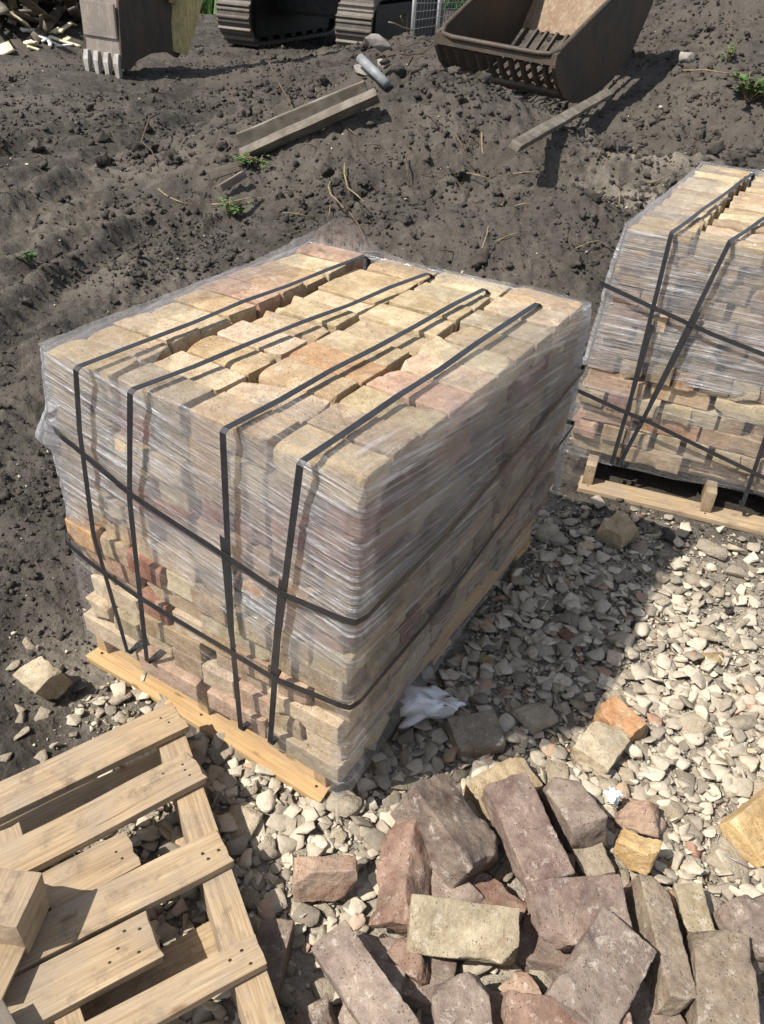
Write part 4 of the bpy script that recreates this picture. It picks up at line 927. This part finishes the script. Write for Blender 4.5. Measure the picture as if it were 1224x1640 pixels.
# ------------------------------------------------------------------ excavator
def bx(cx, cy, cz, dx, dy, dz, bev=0.0):
    bm = bmesh.new(); bmesh.ops.create_cube(bm, size=1); bmesh.ops.scale(bm, vec=(dx, dy, dz), verts=bm.verts)
    if bev: bmesh.ops.bevel(bm, geom=bm.edges[:], offset=bev, segments=2, affect='EDGES')
    bmesh.ops.translate(bm, vec=(cx, cy, cz), verts=bm.verts); bm.verts.index_update()
    r = ([q.co[:] for q in bm.verts], [tuple(w.index for w in f.verts) for f in bm.faces]); bm.free(); return r
def excavator():
    A = ung(375, 62); B = ung(578, 78); base = np.array([(A[0]+B[0])/2, (A[1]+B[1])/2, min(A[2], B[2])])
    Wd = unit(np.array([B[0]-A[0], B[1]-A[1], 0])); D = np.array([-Wd[1], Wd[0], 0]); D = unit(np.array([cF[0], cF[1], 0])); D = unit(D+math.tan(math.radians(20))*np.array([D[1], -D[0], 0])); Wd2 = np.array([D[1], -D[0], 0])
    root = empty('excavator', tuple(base)); tag(root, 'tracked excavator with a yellow arm and grey toothed bucket, its tracks at the top edge', 'excavator')
    def fr(c): return frame(c, Wd2, D, (0, 0, 1))
    span = 2.55; tw = .56; H = .80; Lt = 3.2
    for side in (-1, 1):
        c = Wd2*(span/2-tw/2)*side+D*(Lt/2)*1.0
        n = 64; per = 2*(Lt-H)+math.pi*H; V, Fq = [], []
        def pt(s):
            s = s % per; st = Lt-H
            if s < st: return (-st/2+s, 0, 0, -1)
            s -= st
            if s < math.pi*H/2: a = -math.pi/2+s/(H/2); return (st/2+H/2*math.cos(a), H/2+H/2*math.sin(a), math.cos(a), math.sin(a))
            s -= math.pi*H/2
            if s < st: return (st/2-s, H, 0, 1)
            s -= st; a = math.pi/2+s/(H/2); return (-st/2+H/2*math.cos(a), H/2+H/2*math.sin(a), math.cos(a), math.sin(a))
        prof = []
        ns = 46
        for i in range(ns):
            for fr_, hgt in ((0, .0), (.12, .035), (.22, .035), (.34, .0), (.5, .018), (.6, .018), (.72, 0)): prof.append((*pt((i+fr_)*per/ns), hgt))
        m = len(prof)
        for (y, z, ny, nz, hgt) in prof:
            V += [(-tw/2, y+ny*hgt, z+nz*hgt), (tw/2, y+ny*hgt, z+nz*hgt), (tw/2, y-ny*.04, z-nz*.04), (-tw/2, y-ny*.04, z-nz*.04)]
        for i in range(m):
            j = (i+1) % m
            for b in range(4): Fq.append((i*4+b, i*4+(b+1) % 4, j*4+(b+1) % 4, j*4+b))
        link('track', mesh_np('track', V, Fq, smooth=False), M['track'], root, fr(c))
        parts = [bx(0, 0, H/2, tw*.8, Lt-H*.75, H*.74)]
        for yy in np.linspace(-(Lt-H)/2, (Lt-H)/2, 7): parts.append(tuple([[(q[2], q[0]+yy, q[1]+.16) for q in prism([(.13*math.cos(t), .13*math.sin(t)) for t in np.linspace(0, 2*math.pi, 13)[:-1]], tw*.7)[0]], prism([(0, 0)]*12, 1)[1]]))
        for yy in (-(Lt-H)/2, (Lt-H)/2): parts.append(tuple([[(q[2], q[0]+yy, q[1]+H/2) for q in prism([(.33*math.cos(t), .33*math.sin(t)) for t in np.linspace(0, 2*math.pi, 17)[:-1]], tw*.66)[0]], prism([(0, 0)]*16, 1)[1]]))
        link('track_frame', mesh_np('track_frame', *join(parts), smooth=False), M['black'], root, fr(c))
    link('carbody', mesh_np('carbody', *join([bx(0, Lt/2, .58, span-tw, 1.3, .34, .05), bx(0, Lt/2, .84, 1.1, 1.1, .22, .04)]), smooth=False), M['black'], root, fr((0, 0, 0)))
    hs = link('house', mesh_np('house', *join([bx(.0, Lt/2+.2, 1.32, 2.3, 2.9, .75, .12), bx(.1, Lt/2+1.2, 1.85, 2.0, 1.1, .5, .15)]), smooth=False), M['yellow'], root, fr((0, 0, 0)))
    cabn = link('cab', mesh_np('cab', *bx(-.68, Lt/2-.6, 2.35, .9, 1.5, 1.35, .1), smooth=False), M['yellow'], root, fr((0, 0, 0)))
    link('cab_window', mesh_np('cab_window', *join([bx(-.68, Lt/2-1.355, 2.45, .7, .02, .9), bx(-1.135, Lt/2-.6, 2.5, .02, 1.1, .8)]), smooth=False), M['black'], cabn, None)
    # arm: pivot of the bucket behind the toothed plate
    T = ung(166, 116); bX = np.array([1, .04, 0]); bX = unit(bX); bY = np.array([-.04, 1, 0]); Wb = .60
    pivot = T+bX*.24+bY*1.02+np.array([0, 0, .30])
    def rel(p): return np.asarray(p)-base
    elbow = T+bX*.75+bY*2.0+np.array([0, 0, 3.4]); foot = base+D*1.0+np.array([0, 0, 1.7])
    def beam(name, pts, w, hh, mat):
        V, Fq = [], []
        for i, p in enumerate(pts):
            t = unit(np.asarray(pts[min(i+1, len(pts)-1)])-np.asarray(pts[max(i-1, 0)])); s = unit(np.cross(t, [0, 0, 1])); n = np.cross(s, t); h_ = hh[i]
            for sx, sn in ((-1, -1), (1, -1), (1, 1), (-1, 1)): V.append(rel(p)+s*sx*w/2+n*sn*h_/2)
        for i in range(len(pts)-1):
            for b in range(4): Fq.append((i*4+b, i*4+(b+1) % 4, (i+1)*4+(b+1) % 4, (i+1)*4+b))
        Fq += [(3, 2, 1, 0), tuple(len(V)-4+q for q in range(4))]
        return link(name, mesh_np(name, V, Fq, smooth=False), mat, root)
    beam('stick', [pivot+np.array([0, 0, -.12]), pivot*.85+elbow*.15, pivot*.5+elbow*.5, elbow], .22, [.24, .38, .46, .58], M['yellow'])
    beam('boom', [elbow+np.array([0, 0, -.15]), elbow*.55+foot*.45+np.array([0, 0, .7]), foot], .34, [.45, .6, .55], M['yellow'])
    for off_ in (-.13, .13):
        v, f = tube([rel(pivot+bY*-.15+bX*off_+np.array([0, 0, .42])), rel(pivot+bY*.12+bX*off_+np.array([0, 0, .95]))], .045, 8); link('bucket_link', mesh_np('bucket_link', v, f), M['yellow'], root)
    v, f = tube([rel(pivot+bY*-.02+np.array([0, 0, .75])), rel(pivot*.4+elbow*.6-bY*.42)], .06, 10); link('hydraulic_ram', mesh_np('hydraulic_ram', v, f), M['pipe'], root)
    # bucket, teeth down; outline in (depth, height)
    bp = [(.02, .07), (.04, .40), (.07, .80), (.11, 1.16), (.22, 1.36), (.45, 1.42), (.66, 1.25), (.86, .85), (1.06, .42), (1.12, .22), (.98, .12), (.80, .20), (.52, .20), (.28, .14), (.14, .05)]
    bm_ = frame(rel(T), bX, bY, (0, 0, 1)); n = len(bp)
    bk = link('bucket', None, None, root, bm_)
    V, Fq = [], []
    shell = bp[:7]
    for y, z in shell: V += [(-Wb/2+.02, y, z), (Wb/2-.02, y, z), (Wb/2-.02, y+.03, z-.01), (-Wb/2+.02, y+.03, z-.01)]
    for i in range(len(shell)-1):
        for b in range(4): Fq.append((i*4+b, i*4+(b+1) % 4, (i+1)*4+(b+1) % 4, (i+1)*4+b))
    wear = [bx(0, .028, .55, Wb-.05, .03, .36, .008), bx(0, .082, .98, Wb-.03, .03, .30, .008)]
    bpy.data.objects.remove(bk)
    bk = link('bucket', mesh_np('bucket', *join([(V, Fq)]+wear), smooth=False), M['bucket'], root, bm_)
    for sx in (-1, 1):
        x0 = sx*(Wb/2-.012); V = [(x0-.018, y, z) for y, z in bp]+[(x0+.018, y, z) for y, z in bp]
        link('side_plate', mesh_np('side_plate', V, [tuple(range(n))[::-1], tuple(range(n, 2*n))]+[(i, (i+1) % n, n+(i+1) % n, n+i) for i in range(n)], smooth=False), M['darksteel'], bk)
    for i in range(4):
        x = -Wb/2+.05+i*(Wb-.10)/3; w = .036
        V = [(x-w, -.005, .22), (x+w, -.005, .22), (x+w, .06, .22), (x-w, .06, .22), (x-w*1.1, -.03, .12), (x+w*1.1, -.03, .12), (x+w, .05, .10), (x-w, .05, .10), (x-w*.8, -.02, -.03), (x+w*.8, -.02, -.03), (x+w*.7, .02, -.04), (x-w*.7, .02, -.04)]
        link('tooth', mesh_np('tooth', V, [(0, 1, 2, 3), (8, 11, 10, 9)]+[(r*4+b, r*4+4+b, r*4+4+(b+1) % 4, r*4+(b+1) % 4) for r in (0, 1) for b in range(4)], smooth=False), M['tooth'], bk)
excavator()

# ------------------------------------------------------------------ demolition heap behind the bucket
hc = np.array([-12.9, 9.4])
def heap_plank(px, py, L, w, th, yaw, pitch, mat, label, group, seed, name='demolition_plank', lift=.12):
    c = ung(px, py)+np.array([0, 0, lift]); x = np.array([math.cos(yaw)*math.cos(pitch), math.sin(yaw)*math.cos(pitch), math.sin(pitch)]); y = unit(np.cross([0, 0, 1], x)); rr = rng.uniform(-.5, .5); z = np.cross(x, y)
    y, z = y*math.cos(rr)+z*math.sin(rr), z*math.cos(rr)-y*math.sin(rr)
    v, f = grid_box(L, w, th, 10, 2, 1); v[:, 1] += .01*vn(np.stack([v[:, 0]*4, v[:, 1]*0+seed, v[:, 0]*0], 1), seed); v[:, 2] += .02*vn(np.stack([v[:, 0]*1.2, v[:, 1]*0+seed, v[:, 0]*0], 1), seed+1)
    o = link(name, mesh_np(name, v, f, smooth=False), M[mat]); o.matrix_world = frame(c, x, y, z); return tag(o, label, 'timber', group)
GD = 'dark splintered timbers of the demolition heap'
for k in range(70):
    px = rng.uniform(-30, 138); py = rng.uniform(-30, 62)-.12*px*(rng.random())
    heap_plank(px, py, rng.uniform(.7, 2.4), rng.choice([.05, .08, .11, .15]), rng.choice([.02, .03, .05]), rng.gauss(math.radians(-35), .5), rng.gauss(.12, .28), rng.choice(['plankdark', 'plankdark', 'greywood', 'plankdark', 'twigwood']) if 'twigwood' in M else rng.choice(['plankdark', 'plankdark', 'greywood']), 'dark splintered timber in the demolition heap beside the excavator bucket', GD, k, lift=rng.uniform(.02, .5))
for k, (px, py, L, w, yaw, pitch, mat, lab) in enumerate([(12, 50, .75, .45, .6, -.5, 'board', 'cream panel leaning out of the demolition heap'), (8, 84, .42, .22, -.5, -.1, 'board', 'small yellowish board lying before the demolition heap'), (15, 22, 1.1, .14, .55, .05, 'pink', 'faded reddish board across the demolition heap'), (140, 8, .9, .28, -.9, .6, 'board', 'tan plywood scrap behind the excavator bucket'), (92, 14, .45, .10, -.6, -.4, 'board', 'pale sawn end of a beam high in the heap')]):
    heap_plank(px, py, L, w, .03, yaw, pitch, mat, lab, None, 200+k, 'scrap_board', .25 if k != 1 else .03)
for k in range(16):
    heap_plank(rng.uniform(38, 115), rng.uniform(52, 82), rng.uniform(.15, .5), rng.uniform(.04, .08), .03, rng.uniform(0, 3), rng.gauss(0, .3), rng.choice(['board', 'white', 'board']), 'whitish splinter of wood at the foot of the demolition heap', 'whitish splinters by the demolition heap', 240+k, 'wood_splinter', .04)

# ------------------------------------------------------------------ small things on the soil
def stone(name, px, py, size, mat, label, cat, seed, scl=(1, .8, .6), lift=.3, color=None, yaw=0.0, tilt=.5):
    v, f = chunk_mesh(seed, 13, .7, 1, .08); v = v*np.array(scl)*size; o = link(name, mesh_np(name, v, f, smooth=False), M[mat]); p = ung(px, py)+np.array([0, 0, size*lift*.5])
    o.location = tuple(p); o.rotation_euler = (tilt, .2, yaw); return tag(o, label, cat)
stone('concrete_lump', 606, 92, .42, 'concrete', 'broken grey concrete lump standing at the mound edge before the tracks', 'concrete', 71, (1, .6, .8), .7, None, .6, .7)
stone('concrete_lump', 583, 120, .2, 'concrete', 'whitish crumbled concrete piece near the end of the grey pipe', 'concrete', 72, (1.2, .7, .4))
stone('concrete_lump', 613, 108, .16, 'concrete', 'small white concrete bit below the broken grey lump', 'concrete', 73)
stone('soil_boulder', 1095, 98, .22, 'concrete', 'pale stone on the soil bank in the slotted bucket shadow', 'stone', 74)
a, b = ung(576, 120), ung(619, 150); v, f = tube([a+np.array([0, 0, .11]), b+np.array([0, 0, .06])], .034, 12); tag(link('pipe', mesh_np('pipe', v, f), M['pipe']), 'grey plastic pipe sticking out beyond the long grey beam', 'pipe')
def stick(pts, r, mat, label, group, name='twig'):
    v, f = tube(pts, r, 6, .5); return tag(link(name, mesh_np(name, v, f), M[mat]), label, 'twig', group)
TW = [((530, 295), (550, 360), .02, .10, 'dry', 'yellow dry stalk standing in the mound behind the main pallet'), ((552, 272), (583, 345), .04, .08, 'dry', 'second yellow dry stalk, leaning beside the standing one'), ((715, 280), (785, 297), .05, .04, 'dry', 'pale thin stick lying across the mound'),
      ((255, 228), (258, 280), .22, .0, 'twig', 'short dark stick standing upright in the rutted soil'), ((432, 168), (490, 222), .30, .05, 'twig', 'long thin dark twig crossing the old beams'), ((505, 218), (522, 180), .0, .12, 'twig', 'bent grey root beside the half buried beam'),
      ((765, 430), (778, 395), .02, .12, 'dry', 'pale splintered stick upright just behind the main pallet'), ((558, 372), (590, 400), .12, .02, 'twig', 'curved dark branch at the back corner of the main wrap'), ((770, 225), (778, 262), .05, .0, 'dry', 'thin straw on the mound face below the slotted bucket'),
      ((340, 335), (422, 330), .03, .05, 'dry', 'greenish stalk lying by the green weed'), ((255, 310), (300, 332), .03, .02, 'dry', 'pale stick lying on the soil left of the weed'), ((1035, 302), (1068, 293), .04, .05, 'dry', 'pale straw on soil above the second pallet'),
      ((1090, 132), (1170, 134), .10, .08, 'dry', 'long yellowish stalk lying by the green leaves on the bank'), ((640, 60), (668, 52), .25, .3, 'dry', 'pale branch near the wire fence post'), ((620, 78), (662, 70), .3, .15, 'dry', 'thin branch lying before the wire fence'), ((650, 260), (655, 300), .05, .03, 'twig', 'dark rootlet on the mound'), ((640, 100), (700, 92), .10, .15, 'twig', 'dark branch on the crest near the slotted bucket'), ((660, 110), (720, 80), .08, .12, 'twig', 'thick dark root on the crest near the slotted bucket'), ((55, 258), (75, 262), .03, .03, 'twig', 'dark bit of root in the wheel ruts'), ((730, 225), (760, 280), .03, .03, 'twig', 'brown root hanging down the mound face')]
for p, q, h0, h1, mt, lab in TW:
    A, B = ung(*p)+np.array([0, 0, h0]), ung(*q)+np.array([0, 0, h1]); L = np.linalg.norm(B-A); m = (A+B)/2+nrg.normal(0, .05, 3)*L
    stick([A, A*.6+m*.4+nrg.normal(0, .02, 3)*L, m, B*.5+m*.5+nrg.normal(0, .02, 3)*L, B], max(.0035, .0024*np.linalg.norm(A-CAM)**.6), mt, lab.replace(' left of the weed', ' near the green weed'), 'twigs and stalks on the soil')
for k in range(30):
    px, py = rng.uniform(450, 1000), rng.uniform(190, 420); p = ung(px, py)
    if inside(FOOT1, p[:1], p[1:2])[0] or inside(FOOT2, p[:1], p[1:2])[0]: continue
    a = rng.uniform(0, 6.3); L = rng.uniform(.06, .25); B = p+np.array([math.cos(a)*L, math.sin(a)*L, rng.uniform(0, .08)]); stick([p+np.array([0, 0, .012]), (p+B)/2+np.array([0, 0, .02]), B+np.array([0, 0, .01])], .004, rng.choice(['dry', 'twig']), 'small broken stalk lying on the soil mound', 'small stalks scattered on the mound')
def weed(px, py, h, n, label, seed, spread=.12):
    p = ung(px, py); r = random.Random(seed); root = empty('weed', tuple(p)); tag(root, label, 'weed'); V, Fq, sv, sf = [], [], [], []
    for k in range(n):
        a = r.uniform(0, 6.3); d = r.uniform(.2, 1)*spread; e = np.array([math.cos(a)*d, math.sin(a)*d, h*r.uniform(.4, 1)]); tv, tf = tube([np.array([0, 0, -.02]), e*.5+np.array([0, 0, .03]), e], .003, 5); o_ = len(sv); sv += tv; sf += [tuple(i+o_ for i in q) for q in tf]
        for j in range(7):
            c = e*r.uniform(.45, 1.05); b = r.uniform(0, 6.3); l = r.uniform(.025, .06)*(1.6 if h > .19 else 1); dx = np.array([math.cos(b), math.sin(b), r.uniform(-.2, .6)])*l; wv = np.array([-math.sin(b), math.cos(b), r.uniform(-.3, .3)])*l*.35; o_ = len(V)
            V += [c, c+dx*.5+wv, c+dx+np.array([0, 0, -.01]), c+dx*.5-wv]; Fq.append((o_, o_+1, o_+2, o_+3))
    link('leaves', mesh_np('leaves', np.array(V), Fq, smooth=False), M['leafm'], root); link('stems', mesh_np('stems', np.array(sv), sf), M['dry'], root)
weed(368, 350, .12, 9, 'small green weed on the soil beyond the main pallet', 1, .13)
weed(1196, 162, .22, 26, 'green leafy shoots lying on the soil bank', 2, .28)
weed(1165, 100, .16, 6, 'withered leafy sprig up the soil bank', 3, .14)
weed(45, 418, .06, 5, 'tiny pale weed in the rutted soil', 4, .06)
weed(415, 270, .10, 8, 'dead brown tuft at the end of the half buried beam', 5, .16)
# grass and low growth at the far edge
def grass(name, n, region, h, label):
    x = nrg.uniform(region[0], region[1], n); y = nrg.uniform(region[2], region[3], n); z = ground(x, y); a = nrg.uniform(0, 6.3, n); hh = h*nrg.uniform(.4, 1.3, n)*(.6+.6*sstep(-.3, .4, fbm(np.stack([x, y], -1)*1.1, 3, 5))); w = nrg.uniform(.02, .05, n); l = nrg.normal(0, .35, (n, 2))*hh[:, None]
    c = np.stack([x, y, z], -1); s = np.stack([np.cos(a)*w, np.sin(a)*w, np.zeros(n)], -1); t = c+np.stack([l[:, 0], l[:, 1], hh], -1)
    V = np.stack([c-s, c+s, t+s*.3, t-s*.3], 1).reshape(-1, 3); Fq = np.arange(4*n).reshape(-1, 4)
    tag(link(name, mesh_np(name, V, Fq, smooth=False), M['leafm']), label, 'grass', kind='stuff')
grass('grass', 16000, (-24, -11.6, 13.4, 24), .5, 'bright green grass and weeds beyond the dug soil')
grass('grass', 5000, (-24, -14.5, 11.6, 16), .6, 'green growth behind the demolition heap')
# wire fence
A, B = ung(660, 60), ung(700, 56); root = empty('wire_fence', tuple(A)); tag(root, 'wire mesh fence on white posts between the tracks and the slotted bucket', 'fence')
d = (B-A)/np.linalg.norm(B-A)
for k in (0, 1, 2.6):
    q = d*np.linalg.norm(B-A)*k; v, f = tube([q-np.array([0, 0, .1]), q+np.array([.01, 0, 1.6])], .028, 8); link('post', mesh_np('post', v, f), M['white'], root)
V, Fq = [], []
Lf = np.linalg.norm(B-A)*2.6
for z in np.arange(.1, 1.5, .10): v, f = tube([d*0+np.array([0, 0, z]), d*Lf*.5+np.array([0, .05, z+.03*math.sin(z*9)]), d*Lf+np.array([0, 0, z])], .005, 4); V, Fq = join([(V, Fq), (v, f)])
for u in np.arange(.05, Lf, .09): v, f = tube([d*u+np.array([0, .03, .02]), d*(u+.02)+np.array([0, .05, .8]), d*u+np.array([0, .03, 1.5])], .005, 4); V, Fq = join([(V, Fq), (v, f)])
link('wire_mesh', mesh_np('wire_mesh', V, Fq), M['wire'], root)
# crumpled white paper by the main stack and a white scrap in the heap
def crumple(name, px, py, z, sx, sy, sz, label, seed):
    v, f = chunk_mesh(seed, 16, .9, 3, .05); d = unit_rows(v); v = v+d*(.22*(np.abs(vn(v*5+seed, seed))-.35)+.13*(np.abs(vn(v*11+seed, seed+1))-.3))[:, None]; v = v*np.array([sx, sy, sz])
    o = link(name, mesh_np(name, v, f, smooth=False), M['paper']); o.location = tuple(un(px, py, z)); o.rotation_euler = (0, 0, 1.0); tag(o, label, 'paper')
crumple('crumpled_paper', 712, 1112, .09, .30, .18, .20, 'crumpled white paper in the shade against the main stack', 7)
crumple('paper_scrap', 985, 1275, .085, .075, .05, .05, 'white paper scrap between the tipped brick and the pinkish half brick', 9)
c = ung(1178, 1372); ringp = [c+np.array([.045*math.cos(t)*1.1, .045*math.sin(t), .035+.008*math.sin(3*t)]) for t in np.linspace(.3, 5.6, 22)]+[c+np.array([.10, .09, .03])]
v, f = tube(ringp, .0013, 6); tag(link('wire_loop', mesh_np('wire_loop', v, f), M['wire']), 'thin bent wire loop on the pale rubble', 'wire')
